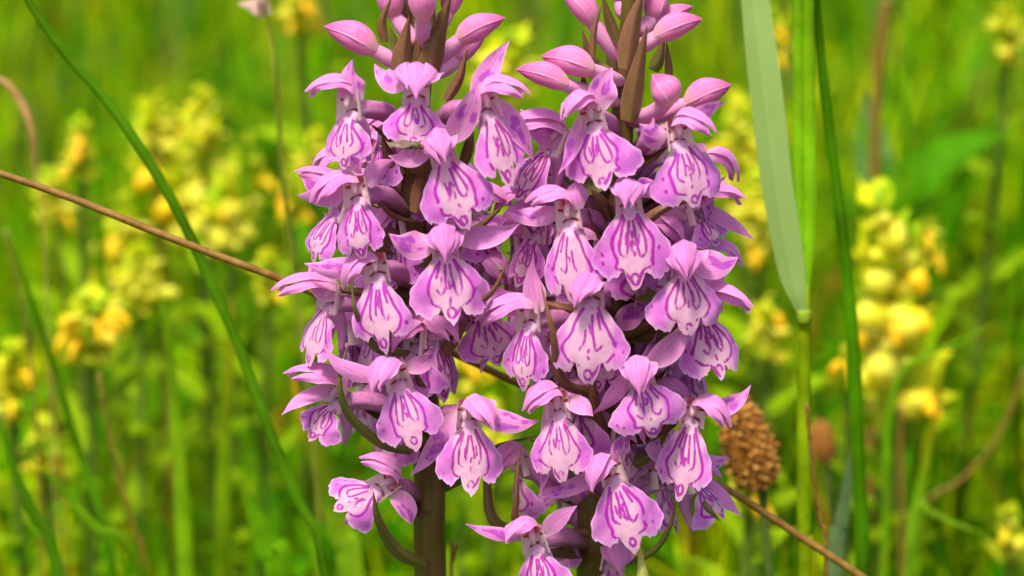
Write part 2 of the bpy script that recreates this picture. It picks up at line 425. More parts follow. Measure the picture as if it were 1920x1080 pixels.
    pale = 1 - np.clip((np.abs(xr) - (w1 - 0.22)) / 0.28, 0, 1)
    pale = np.minimum(pale, 1 - np.clip((sn - 0.80) / 0.22, 0, 1) * 0.55)
    edge = np.minimum(1 - au, (1 - t) * ell[None])
    pat = np.stack([D, pale, edge + 0 * x, np.full(x.shape, R.random())], -1)
    return grid_mesh('lip', xf(np.stack([x, y, z], -1), Rm, o), pat)

def hood_sheet(Rm, o, a0, a1, rs, ln, R, flare=0.0, kz=1.0, closed=False):
    if not closed: Rm = Rm @ np.array(Matrix.Rotation(R.uniform(-0.14, 0.14), 3, 'Z') @ Matrix.Rotation(R.uniform(-0.12, 0.10), 3, 'X')); rs *= R.uniform(0.92, 1.08)
    """one panel of the helmet (or bud): angles a0..a1 round the axis (0 = top), local -y = towards the tip"""
    nv, nu = 22, 13
    t = np.linspace(0, 1, nv)[:, None]; q = np.linspace(-1, 1, nu)[None, :]
    mid, half = (a0 + a1) / 2, (a1 - a0) / 2
    if closed:
        taper = np.ones_like(t); prof = ([0, 0.1, 0.3, 0.55, 0.8, 0.93, 1], [0.34, 0.68, 0.98, 0.95, 0.58, 0.28, 0.04])
    else:
        taper = np.clip((1 - t) / 0.3, 0, 1) ** 0.6; prof = ([0, 0.12, 0.35, 0.6, 0.82, 0.94, 1], [0.50, 0.80, 1.0, 0.97, 0.72, 0.44, 0.16])
    ph, ph2 = R.random() * 6, R.random() * 6
    ang = mid * (0.45 + 0.55 * taper) + q * half * (0.45 + 0.55 * taper)
    r = rs * spline(np.c_[np.interp(np.linspace(0, 1, 9), *prof)], nv)
    lower = np.clip(q * np.sign(mid if mid else 1), 0, 1)
    if not closed and abs(mid) > 0.3: ang = ang * (1 - 0.30 * lower * np.sin(np.pi * t))
    r = r * (1 + flare * lower ** 3 * np.sin(np.pi * t ** 0.8))
    r = r * (1 + (0.015 if closed else 0.05) * np.sin(5 * t + ph + 1.5 * q) + (0.03 if closed else 0.045) * np.abs(q) ** 3 * np.sin(11 * t + ph2))
    x = r * np.sin(ang); z = r * np.cos(ang) * kz
    y = -t * ln + 0 * q
    if closed: z = z + 0.06 * ln * np.sin(np.pi * t) + r * 0.10 * (1 - q ** 2) ** 3
    else:
        z = z - 0.9 * t ** 2.2
        if abs(mid) < 0.3: z = z + 0.45 * np.exp(-(q / 0.35) ** 2) * np.sin(np.pi * t ** 0.8); y = y - 0.5 * (1 - q ** 2) * t
        else: y = y + 0.9 * lower * t
    P = np.stack([x, y, z], -1)
    pat = np.zeros((nv, nu, 4)); pat[..., 0] = t; pat[..., 1] = np.abs(q); pat[..., 2] = 9; pat[..., 3] = R.random()
    return grid_mesh('petal', xf(P, Rm, o), pat)

def rotm(yaw, pitch, roll):
    return np.array(Matrix.Rotation(roll, 3, 'Y') @ Matrix.Rotation(yaw, 3, 'Z') @ Matrix.Rotation(pitch, 3, 'X'))

STEMS = {
    'L': [(808, 1090), (806, 900), (792, 700), (776, 450), (782, 250), (798, 60), (806, -120)],
    'R': [(1112, 1090), (1122, 900), (1140, 700), (1152, 450), (1166, 250), (1180, 60), (1186, -120)],
}
STEM_PTS = {k: [at(*p, 0) for p in v] for k, v in STEMS.items()}
def stem_at(k, z):
    p = STEM_PTS[k]
    zs = [q.z for q in p]; xs = [q.x for q in p]
    return Vector((float(np.interp(z, zs, xs)), 0, z))

def sepal_curve(b, tip, bulge):
    b = np.array(b); tip = np.array(tip); d = tip - b
    return [b, b + d * 0.35 + np.array(bulge) * 0.8, b + d * 0.72 + np.array(bulge) * 0.8, tip]

def flower(k, throat, tip, wpx, yaw, o):
    """k: which stem; throat and tip of the lip in photo pixels, apparent lip width, facing in degrees (+ = to the right)"""
    R = random.Random(hash((throat, tip)) & 0xffff if False else int(throat[0] * 7 + throat[1] * 13))
    yr = math.radians(yaw)
    Rr = o.get('R', 15.0)
    Y = o.get('y', -Rr * math.cos(yr))
    T = at(*throat, Y); sc = mmpp(Y)
    pitch = math.radians(o.get('pitch', -6))
    # roll so that the lip runs from throat to tip in the picture
    want = math.atan2(tip[0] - throat[0], tip[1] - throat[1])        # 0 = straight down, + = right
    R0 = rotm(yr, pitch, 0)
    dn = R0 @ np.array([0, 0, -1.0]); have = math.atan2(dn[0], -dn[2])
    roll = -(want - have)
    Rm = rotm(yr, pitch, roll)
    pl = math.hypot(tip[0] - throat[0], tip[1] - throat[1]) * sc
    dn = Rm @ np.array([0, 0, -1.0]); L = min(pl / max(0.5, math.hypot(dn[0], dn[2])), 14.5)
    W = min(1.18 * wpx * sc / max(0.55, abs(math.cos(yr))), 15.5)
    root_ = SPIKE[k]
    S = stem_at(k, T.z + o.get('os', -5))
    loc = lambda x, y, z: Vector(Rm @ np.array([x, y, z])) + T
    back = loc(0, 2.2, 0.4)
    out_ = (back - S); out_.normalize()
    start = S + Vector((out_.x, out_.y, 0)) * 1.6
    mid = start.lerp(back, 0.5) + Vector((0, 0, 1.6))
    fl = child('flower', tube('flower', [start, start.lerp(mid, 0.6), mid, mid.lerp(back, 0.6) + Vector((0, 0, 0.3)), back], [0.9, 1.35, 1.6, 1.5, 1.3], 24, 16, rib=0.09), M_OV, root_)
    if o.get('bract', 1):
        e_ = back.lerp(T, R.uniform(-0.3, 0.5)) + Vector((R.uniform(-3, 3), R.uniform(0, 4), R.uniform(-5, 3)))
        m_ = start.lerp(e_, 0.5) + Vector((0, 0, -R.uniform(1.8, 3.2)))
        child('bract', blade('bract', [start - Vector((0, 0, 1.5)), m_, e_], [1.6, 2.0, 1.9, 1.3, 0.6, 0.06], (0.1, -0.6, 0.9), -0.4, 14, 7, 0.04, R.uniform(-0.5, 0.5), keel=-0.3), R.choice([M_BRACT, M_BRACT, M_GBRACT]), root_)
    ho = loc(0, 1.6, 2.9)
    ln = o.get('hl', 7.0)
    if 'ht' in o:                                         # where the helmet's beak points
        e = at(*o['ht'], T.y); dx, dz = e.x - ho.x, e.z - ho.z; pl_ = math.hypot(dx, dz)
        ln = max(ln, pl_ * 1.06); dirv = Vector((dx, -math.sqrt(max(ln * ln - pl_ * pl_, 0.01)), dz)).normalized()
    else:
        dirv = Vector(Rm @ np.array([0, -0.9, -0.35])).normalized()
    upv = Vector(Rm @ np.array([0, 0.0, 1.0])) + Vector((0, -0.12, 0.4)); upv = (upv - dirv * upv.dot(dirv)).normalized()
    Hm = np.array([(-dirv).cross(upv), -dirv, upv]).T
    # lip, spur, column
    child('lip', lip_mesh(Rm, loc(0, -0.2, -0.6), W, L, o.get('fold', 0.06), R, o.get('lobe', 1.0) * R.uniform(0.5, 1.3), o.get('curl', R.uniform(-0.7, 0.9))), M_LIP, fl)
    child('spur', tube('spur', [loc(0, 0.6, -0.5), loc(0.2, 3.0, -1.6), loc(0.3, 4.6, -4.5), loc(0.2, 5.2, -8.0)], [1.2, 1.35, 1.15, 0.75, 0.4], 12, 10), M_SPUR, fl)
    nv, nu = 15, 17
    t = np.linspace(0, 1, nv)[:, None]; a = np.linspace(-1.75, 1.75, nu)[None, :]
    rr = 2.25 * (1 - 0.15 * t)
    cx, cy, cz = rr * np.sin(a), 0.2 + rr * np.cos(a) * 0.9 + 0 * t, -1.0 + t * 4.8 + 0 * a
    d = np.minimum(np.abs(t * 4.2 - (1.0 + 0.35 * np.cos(a * 2.2))) + np.clip(np.abs(a) - 0.75, 0, 9) * 2,
                   np.abs(t * 4.2 - (2.4 + 0.4 * np.abs(a))) + np.clip(np.abs(np.abs(a) - 0.8) - 0.45, 0, 9) * 3)
    pat = np.stack([d, np.abs(a) + 0 * t, np.clip((t - 0.50) / 0.35, 0, 1) * np.clip(1.3 - np.abs(a), 0, 1), 0 * t + 0 * a], -1)
    child('column', grid_mesh('column', xf(np.stack([cx, cy, cz], -1), Rm, np.array(T)), pat), M_CREAM, fl)
    an = tube('anther', [loc(0, 1.0, 3.2), loc(0, 0.2, 2.6), loc(0, -0.2, 1.6), loc(0, 0.1, 0.9)], [0.4, 0.6, 0.55, 0.3], 8, 8)
    child('anther', an, M_ANTH, fl)
    # the helmet: dorsal sepal over two petals
    r1 = o.get('hr', 3.0); kz = o.get('kz', 1.0); lo = o.get('lo', 1.5)
    child('petal', hood_sheet(Hm, ho, -lo, -0.30, r1 * 0.92, ln * 0.95, R, 0.30, kz), M_HOOD, fl)
    child('petal', hood_sheet(Hm, ho, 0.30, lo, r1 * 0.92, ln * 0.95, R, 0.30, kz), M_HOOD, fl)
    child('dorsal_sepal', hood_sheet(Hm, ho, -0.62, 0.62, r1, ln, R, 0, kz), M_HOOD, fl)
    # wing sepals
    for sg, key in ((-1, 'sl'), (1, 'sr')):
        s = o.get(key, None)
        if s == 0: continue
        b = loc(sg * 1.6, 1.6, 2.0)
        if s is None:
            tipw = loc(sg * R.uniform(5, 7), 3.5 + R.random() * 2, 6 + R.uniform(-2, 1.5)); wd = 2.1; bl = Vector((0, -0.8, 0.5))
        else:
            tipw = at(s[0], s[1], T.y + (s[2] if len(s) > 2 else 2)); wd = s[3] if len(s) > 3 else 2.2
            dv = tipw - b; nrm = Vector((-dv.z, 0, dv.x)); nrm.normalize()
            bl = Vector((0, -1.0, 0)) + nrm * (s[4] if len(s) > 4 else 0.6)
        hint = Vector((sg * 0.25, -1, 0.35))
        child('sepal', blade('sepal', sepal_curve(b, tipw, bl), [0.7, wd * 0.86, wd, wd * 0.78, wd * 0.36, 0.05], hint, R.uniform(-0.55, 0.5), 18, 9, 0.14, R.uniform(-0.9, 0.9), spots=R.choice([0, 0.3, 0.9])), M_SEP, fl)
    return fl

M_SPUR = mat_sepal('spur_skin', (0.66, 0.27, 0.62), (0.74, 0.42, 0.68), (0.58, 0.22, 0.56), (0.72, 0.5, 0.66), 0.3)

def bud(k, base, tip, wpx, Y, stalk=None, roll=0.0):
    """closed bud of three sepals; base and tip in pixels"""
    R = random.Random(int(base[0] * 3 + base[1] * 5))
    B = at(*base, Y); Tp = at(*tip, Y + 1.0); d = Tp - B; ln = d.length; d.normalize()
    rs = wpx * mmpp(Y) / 2
    up = Vector((0, -0.25, 1)); up = (up - d * up.dot(d)).normalized(); xx = (-d).cross(up)   # local -y = d
    Rm = np.array([xx, -d, up]).T
    if np.linalg.det(Rm) < 0: Rm[:, 0] *= -1
    Rm = Rm @ np.array(Matrix.Rotation(roll, 3, 'Y'))
    S = stem_at(k, (at(*stalk, 0).z if stalk else B.z - 5))
    st = S + (Vector((B.x - S.x, B.y - S.y, 0)).normalized() * 1.4)
    m = st.lerp(B, 0.55) + Vector((0, 0, -0.3))
    o = child('bud', tube('bud', [st, m, B + d * 1.0], [0.9, 1.3, 1.35, 1.1], 14, 12, rib=0.05), M_BUDSTALK, SPIKE[k])
    for i in range(3):
        a = i * 2.094
        child('sepal', hood_sheet(Rm, B, a - 1.2, a + 1.2, rs * (1.0 if i == 0 else 0.93), ln * (1 if i == 0 else 0.97), R, 0, 1.0, True), M_BUD, o)
    return o
M_BUDSTALK = mat_sepal('bud_stalk', (0.66, 0.22, 0.46), (0.72, 0.34, 0.50), (0.62, 0.2, 0.46), (0.40, 0.18, 0.16), 0.12)

def bract(k, pts, wpx, mat=None, Y=-4.0, cup=0.35, hint=(0.1, -1, 0.2), keel=0.45, part='bract'):
    p = []
    for i, q in enumerate(pts):
        p.append(at(q[0], q[1], q[2] if len(q) > 2 else Y))
    h = wpx * mmpp(Y) / 2 * 0.9
    me = blade(part, p, [h * 0.75, h, h * 0.95, h * 0.7, h * 0.4, 0.06], hint, cup, 18, 9, 0.04, rnd.uniform(-0.25, 0.25), keel=keel)
    return child(part, me, mat or M_BRACT, SPIKE[k])

# ------------------------------------------------------------------ the two spikes
SPIKE = {}
def foot(k):
    b = STEM_PTS[k][0]; return Vector((b.x * 1.0 + (4 if k == 'L' else 6), 14, 0))
SPIKE['L'] = root('orchid', foot('L'), 'pink spotted orchid spike with a small fly resting on one upper flower', 'orchid', 'two flowering orchid spikes')
SPIKE['R'] = root('orchid', foot('R'), 'pink spotted orchid spike standing beside the brown plantain head and broad pale grass leaf', 'orchid', 'two flowering orchid spikes')
for k in 'LR':
    f = foot(k); p = STEM_PTS[k]
    pts = [f, f.lerp(p[0], 0.55) + Vector((0, 3, 0))] + p
    child('stem', tube('stem', pts, [3.4, 3.1, 2.75, 2.65, 2.5, 2.25, 2.0, 1.6, 1.0], 60, 20, q=[1, 1, 0.5, 0.15, 0, 0, 0, 0.3, 0.8], rib=0.055), M_STEM, SPIKE[k])

FL = [
 # ---- left spike, top to bottom
 ('L', (652, 214), (655, 308), 78, -30, dict(ht=(577, 172), sr=(661, 112, 2, 2.4), sl=0, hr=2.7)),
 ('L', (780, 186), (775, 264), 104, 0, dict(ht=(776, 160), hl=8, hr=4.1, kz=0.9, sl=(702, 120, 6, 2.0), sr=0, R=14, lobe=0.4)),
 ('L', (918, 212), (948, 342), 92, 26, dict(ht=(986, 166), hr=3.0, sl=(955, 76, 5, 1.9), sr=(1000, 300, 3, 1.8))),
 ('L', (832, 296), (872, 422), 128, 6, dict(ht=(836, 288), hr=3.1, sr=(896, 150, 1, 2.3, -0.6), sl=(728, 292, 2, 1.9), R=15.5)),
 ('L', (668, 376), (682, 478), 84, -14, dict(ht=(585, 370), hr=2.8, sl=(557, 366, 3, 2.0), sr=(742, 300, 5, 1.8))),
 ('L', (628, 400), (596, 492), 52, -62, dict(ht=(560, 318), sl=(562, 322, 3, 1.7), sr=0, y=-2)),
 ('L', (836, 474), (848, 598), 136, 4, dict(ht=(836, 476), hl=7.2, hr=3.3, sl=(729, 438, 2, 2.4, 1.3), sr=(975, 418, 3, 1.9, -0.8), R=16)),
 ('L', (706, 520), (724, 656), 106, -10, dict(ht=(642, 530), hr=2.9, sl=(570, 494, 5, 1.9), sr=0, R=15)),
 ('L', (610, 574), (590, 684), 68, -44, dict(ht=(517, 548), hr=2.6, sr=(580, 492, 2, 2.3), sl=0, y=-7)),
 ('L', (905, 590), (928, 682), 112, 16, dict(ht=(915, 590), sl=0, sr=(900, 700, 2, 1.8), y=-3, pitch=4)),
 ('L', (748, 722), (780, 838), 118, 2, dict(ht=(704, 716), hr=3.3, sl=(607, 648, 0, 1.5, 1.8), sr=(822, 640, 1, 1.5, -1.0), R=16)),
 ('L', (622, 756), (600, 826), 54, -50, dict(ht=(537, 698), hr=3.1, sl=(528, 778, -3, 1.5, -1.2), sr=0, y=-6, pitch=10)),
 ('L', (880, 794), (880, 920), 118, 8, dict(ht=(926, 782), hl=7.5, hr=3.2, sl=(770, 892, 4, 1.9), sr=(1012, 788, 3, 2.0, -1), R=15)),
 ('L', (706, 916), (636, 958), 84, -34, dict(ht=(676, 850), hr=3.2, sr=(772, 984, 0, 2.0), sl=0, y=-10, pitch=-10)),
 # ---- right spike
 ('R', (1112, 236), (1136, 344), 140, -12, dict(ht=(1054, 212), hr=3.0, sr=(1148, 127, 3, 2.4, 0.9), sl=(1046, 328, 1, 1.4))),
 ('R', (1278, 268), (1298, 382), 128, 20, dict(ht=(1334, 240), hr=2.9, sl=(1198, 232, 0, 2.4, 0.8), sr=(1360, 190, 4, 1.6))),
 ('R', (1030, 276), (985, 376), 50, -50, dict(ht=(946, 238), hr=3.1, sr=(975, 205, 3, 2.4), sl=0, y=-4)),
 ('R', (1066, 420), (1082, 562), 92, -18, dict(ht=(990, 380), hr=2.8, sr=(1088, 332, 3, 2.0), sl=(945, 395, 3, 1.8))),
 ('R', (1180, 390), (1192, 534), 138, 2, dict(ht=(1178, 374), hl=6.8, hr=3.3, sl=0, sr=(1235, 345, 4, 1.8), R=16)),
 ('R', (1000, 442), (985, 532), 58, -34, dict(ht=(935, 420), sl=(890, 402, 3, 1.8), sr=0, y=-3)),
 ('R', (1312, 404), (1330, 458), 46, 62, dict(ht=(1396, 366), hr=3.0, sr=(1414, 450, 2, 1.3), sl=(1362, 330, 4, 2.0), y=-2)),
 ('R', (1284, 508), (1288, 622), 134, 14, dict(ht=(1290, 506), hl=7.6, hr=3.4, sr=(1384, 482, 4, 2.6, -1.2), sl=0, R=15)),
 ('R', (1108, 566), (1104, 716), 136, -8, dict(ht=(1078, 552), hl=7.0, hr=3.1, sr=0, sl=(1030, 535, 4, 1.8), R=16)),
 ('R', (988, 610), (988, 728), 72, -28, dict(ht=(896, 596), hr=3.0, sl=(892, 520, 3, 2.0), sr=(1000, 480, 4, 2.0), R=15)),
 ('R', (1316, 590), (1342, 706), 96, 30, dict(ht=(1412, 570), hr=2.7, sr=(1372, 480, 4, 1.9), sl=0, y=-10)),
 ('R', (1204, 716), (1226, 816), 140, 6, dict(ht=(1198, 722), hl=7.4, hr=3.2, sr=(1288, 588, 0, 2.2, -0.9), sl=(1112, 776, 3, 1.4), R=16)),
 ('R', (1046, 778), (1056, 900), 106, -10, dict(ht=(984, 764), hr=3.1, sr=(1112, 780, -2, 1.6), sl=(1012, 930, 2, 1.4), R=16)),
 ('R', (1296, 792), (1276, 936), 100, -10, dict(ht=(1364, 796), hr=3.0, sr=(1408, 722, 2, 1.6, -1.3), sl=0, y=-11)),
 ('R', (1152, 900), (1190, 1032), 128, 6, dict(ht=(1108, 904), hl=7.2, hr=3.1, sr=(1190, 808, 2, 1.7, 1.2), sl=(1014, 930, 3, 1.4), R=16)),
 ('R', (1306, 905), (1345, 976), 100, 70, dict(sl=(1368, 858, 3, 2.1), sr=(1392, 970, 2, 1.8), y=0, os=6)),
 ('R', (1004, 1030), (1030, 1130), 100, -14, dict(ht=(944, 1000), hr=2.9, sl=(873, 982, 0, 1.2, 0.2), sr=(1082, 948, 1, 1.6), R=17)),
 ('R', (970, 880), (985, 970), 90, -60, dict(sl=0, sr=(1080, 960, 3, 1.8), y=2)),
 ('R', (1150, 1060), (1140, 1150), 80, 20, dict(sl=0, sr=0, y=-4)),
]
# flowers round the back of the spikes, glimpsed through the gaps
BACK = [('L', (690, 300), 205, 9), ('L', (870, 360), 150, 10), ('L', (680, 600), 215, 9), ('L', (690, 730), 200, 10),
        ('R', (1090, 300), 205, 10), ('R', (1250, 360), 150, 10), ('R', (1230, 500), 160, 9), ('R', (1050, 500), 205, 10),
        ('R', (1240, 640), 150, 10), ('R', (1040, 680), 215, 10), ('R', (1230, 850), 140, 10), ('L', (840, 520), 160, 10)]
for k, th, tp, wp, yw, o in FL: flower(k, th, tp, wp, yw, o)
FILL = [('L', (716, 262), -70, 1), ('L', (742, 440), -60, -1), ('L', (668, 470), -85, 3), ('L', (700, 610), -75, 2), ('L', (856, 392), 60, 1), ('L', (884, 470), 70, 0),
        ('L', (905, 400), 85, 3), ('L', (720, 770), -60, 1), ('L', (660, 630), -100, 5), ('L', (640, 330), -100, 5), ('L', (905, 520), 60, 1),
        ('R', (1016, 350), -80, 2), ('R', (965, 470), -85, 3), ('R', (1246, 290), 80, 3), ('R', (1100, 480), -60, 0), ('R', (1236, 450), 60, 0), ('R', (1256, 590), 70, 1),
        ('R', (1012, 660), -70, 1), ('R', (1240, 760), 70, 1), ('R', (1084, 680), -60, 0), ('R', (1096, 840), -70, 1), ('R', (1336, 500), 95, 3), ('R', (1020, 540), -80, 2),
        ('R', (1310, 680), 90, 3), ('R', (1240, 900), 70, 1), ('R', (1330, 330), 95, 4), ('R', (1050, 960), -80, 2), ('L', (818, 640), 40, -4), ('L', (772, 650), -50, -4), ('R', (1200, 480), 50, -3), ('R', (1130, 640), -40, -4), ('R', (1170, 820), 40, -3), ('R', (1080, 760), -50, -3), ('L', (790, 350), 10, 6), ('R', (960, 560), -95, 4), ('R', (975, 400), -85, 4)]
for k, th, yw, y in FILL: flower(k, th, (th[0] + rnd.randint(-14, 14), th[1] + rnd.randint(85, 110)), 96, yw, dict(y=y))
for k, th, yw, y in BACK: flower(k, th, (th[0] + 4, th[1] + 100), 100, yw, dict(y=y))

BUDS = [
 ('L', (706, 96), (607, 50), 58, -4, (760, 130)), ('L', (856, 76), (948, 34), 50, -2, (800, 120)),
 ('L', (742, 34), (700, -60), 56, 2, (790, 80)), ('L', (792, 40), (800, -70), 56, -9, (797, 80)),
 ('L', (838, 30), (880, -60), 44, 4, (800, 60)), ('L', (850, 120), (912, 64), 40, 8, (800, 140)),
 ('R', (1116, 46), (1046, -28), 50, -2, (1168, 110)), ('R', (1226, 70), (1318, 36), 50, -3, (1180, 90)),
 ('R', (1114, 132), (1014, 106), 56, -8, (1165, 150)), ('R', (1066, 160), (966, 130), 48, -9, (1160, 190)),
 ('R', (1262, 196), (1222, 140), 62, -13, (1180, 220)), ('R', (1284, 196), (1372, 160), 56, -6, (1180, 230)),
 ('R', (1222, 40), (1250, -30), 46, 4, (1180, 60)), ('R', (1225, 50), (1300, 12), 36, 6, (1180, 80)),
 ('R', (1165, 10), (1150, -80), 40, 3, (1182, 30)), ('R', (1195, 0), (1215, -90), 40, 3, (1182, 20)),
 ('L', (800, 0), (825, -110), 40, 6, (803, 10)),
]
for i in range(7):                                        # the packed young buds at the very top of each spike
    a = i * 2.4
    for k, cx in (('L', 804), ('R', 1184)):
        dx, dy = math.cos(a) * 26, math.sin(a) * 2.6; y0 = -40 - i * 16
        BUDS.append((k, (cx + dx * 0.5, y0), (cx + dx, y0 - 62 + i * 3), 34 - i * 2, dy, (cx, y0 + 30)))
for b in BUDS: bud(*b)

BR = [
 ('L', [(752, 146), (756, 95), (768, 30)], 42, M_BRACT, -8), ('L', [(800, 150), (818, 80), (846, -12)], 48, M_BRACT, -7),
 ('L', [(722, 80), (716, 40), (736, -10)], 20, M_BRACT, -3), ('L', [(742, 96), (738, 72), (732, 52)], 20, M_GBRACT, -4),
 ('L', [(836, 190), (862, 145), (876, 92)], 24, M_BRACT, -6), ('L', [(868, 312), (880, 270), (886, 226)], 24, M_BRACT, -3),
 ('L', [(755, 60), (760, 10), (765, -40)], 36, M_BRACT, 2), ('L', [(780, 120), (782, 60), (780, 0)], 34, M_BRACT, 3),
 ('L', [(780, 400), (792, 340), (800, 262)], 36, M_BRACT, -4), ('L', [(752, 330), (728, 292), (716, 255)], 30, M_BRACT, -4),
 ('L', [(792, 588, -3), (862, 580, -10), (920, 552, -18), (954, 486, -19)], 19, M_BRACT, -14),
 ('L', [(770, 664, -4), (706, 652, -10), (670, 590, -17), (659, 532, -17)], 19, M_GBRACT, -14),
 ('L', [(786, 850, -3), (716, 832, -9), (655, 778, -14), (637, 716, -16), (650, 652, -14)], 22, M_GBRACT, -12),
 ('L', [(800, 1062, -4), (748, 1036, -9), (712, 980, -14), (700, 922, -16)], 30, M_GBRACT, -12),
 ('L', [(790, 560, -2), (700, 552, -6), (600, 540, -6)], 30, M_BRACT, -4), ('L', [(790, 470, -2), (880, 440, -6), (950, 380, -5)], 26, M_BRACT, -4),
 ('L', [(806, 930, 0), (880, 890, 2), (930, 840, 3), (1012, 816, 2)], 20, M_BRACT, 2), ('L', [(800, 700, -2), (850, 640, -5), (880, 590, -6)], 30, M_BRACT, -4),
 ('R', [(1180, 228), (1192, 150), (1213, 48)], 44, M_BRACT, -8), ('R', [(1174, 130), (1186, 50), (1206, -20)], 42, M_BRACT, -6),
 ('R', [(1160, 80), (1142, 30), (1130, -10)], 24, M_BRACT, -3), ('R', [(1112, 108), (1114, 60), (1128, 8)], 15, M_BRACT, -6),
 ('R', [(1108, 108), (1100, 84), (1092, 55)], 16, M_BRACT, -4), ('R', [(1226, 134), (1238, 105), (1246, 66)], 28, M_GBRACT, 1),
 ('R', [(1256, 150), (1254, 115), (1250, 78)], 17, M_BRACT, -1), ('R', [(1096, 192), (1095, 165), (1093, 140)], 24, M_BRACT, -6),
 ('R', [(1150, 140), (1120, 118), (1110, 102)], 22, M_GBRACT, -4), ('R', [(1200, 240), (1225, 215), (1256, 200)], 18, M_GBRACT, -3),
 ('R', [(1160, 160), (1150, 100), (1152, 40)], 30, M_GBRACT, 3),
 ('R', [(1130, 740, -3), (1056, 716, -14), (1036, 620, -19), (1014, 532, -17)], 22, M_BRACT, -14),
 ('R', [(1110, 1000, -3), (980, 990, -12), (969, 930, -16), (974, 842, -16)], 19, M_BRACT, -14),
 ('R', [(1108, 1010, -2), (940, 990, -6), (912, 900, -5), (905, 860, -4)], 26, M_GBRACT, -4),
 ('R', [(1118, 1070, 0), (1215, 1042, -6), (1256, 990, -8), (1268, 930, -7)], 16, M_GBRACT, -6),
 ('R', [(1208, 1120, -17), (1206, 1075, -17), (1198, 1015, -15)], 28, M_PBRACT, -16),
 ('R', [(1150, 430, -3), (1130, 380, -6), (1104, 350, -5)], 30, M_BRACT, -4), ('R', [(1160, 480, -2), (1230, 400, -6), (1310, 370, -3)], 26, M_BRACT, -4),
 ('R', [(1150, 640, -2), (1220, 600, -6), (1262, 560, -6)], 30, M_BRACT, -4), ('R', [(1140, 600, -2), (1060, 580, -8), (1000, 560, -6)], 28, M_BRACT, -6),
 ('R', [(1120, 880, -1), (1050, 850, -5), (985, 820, -3)], 26, M_BRACT, -3), ('R', [(1140, 830, -3), (1115, 760, -7), (1112, 690, -6)], 30, M_BRACT, -5),
 ('R', [(1130, 880, -2), (1210, 860, -4), (1260, 800, -3)], 28, M_GBRACT, -3), ('R', [(1305, 935, -2), (1330, 955, -4), (1352, 978, -3)], 18, M_GBRACT, -3),
]
for b in BR: bract(b[0], b[1], b[2], b[3], b[4])

# ------------------------------------------------------------------ fly
def fly():
    P = at(772, 276, -18)
    f = root('fly', P, 'tiny dark fly with red eyes resting on a pink orchid flower', 'fly')
    child('body', tube('body', [P + Vector((-1.6, 0, 0.0)), P + Vector((-0.4, -0.2, 0.3)), P + Vector((0.9, -0.1, 0.25)), P + Vector((1.6, 0, 0.0))], [0.25, 0.6, 0.7, 0.35], 12, 10), M_FLY, f)
    for s in (-1, 1):
        child('wing', blade('wing', [P + Vector((0.4, -0.3, 0.6)), P + Vector((-1.5, -0.5 + s * 0.5, 0.7)), P + Vector((-3.6, -0.4 + s * 0.9, 0.6))], [0.15, 0.6, 0.75, 0.4, 0.1], (0, -0.7, 0.8), 0.1, 8, 5), M_WING, f)
        child('eye', tube('eye', [P + Vector((1.4, s * 0.3 - 0.1, 0.1)), P + Vector((1.65, s * 0.3 - 0.1, 0.1)), P + Vector((1.9, s * 0.3 - 0.1, 0.05))], [0.15, 0.36, 0.12], 7, 8), M_EYE, f)
        for q in (-0.6, 0.2, 0.9):
            child('leg', tube('leg', [P + Vector((q, s * 0.3, -0.2)), P + Vector((q * 1.3, s * 0.9, -0.1)), P + Vector((q * 1.6, s * 1.2, -1.1))], [0.09, 0.07, 0.05], 6, 5), M_FLY, f)
fly()

# ------------------------------------------------------------------ ground and meadow
def ground():
    n = 60
    xs = np.linspace(-1, 1, n); xs = np.sign(xs) * np.abs(xs) ** 2.2 * 40000
    X, Yy = np.meshgrid(xs, xs + 600)
    Z = -3 + 4 * np.sin(X * 0.013 + 1) * np.sin(Yy * 0.011) * np.exp(-(X ** 2 + (Yy - 600) ** 2) / 4e6)
    me = grid_mesh('ground', np.stack([X, Yy, Z], -1)); o = bpy.data.objects.new('ground', me); me.materials.append(M_SOIL); COL.objects.link(o)
    o['kind'] = 'structure'
ground()

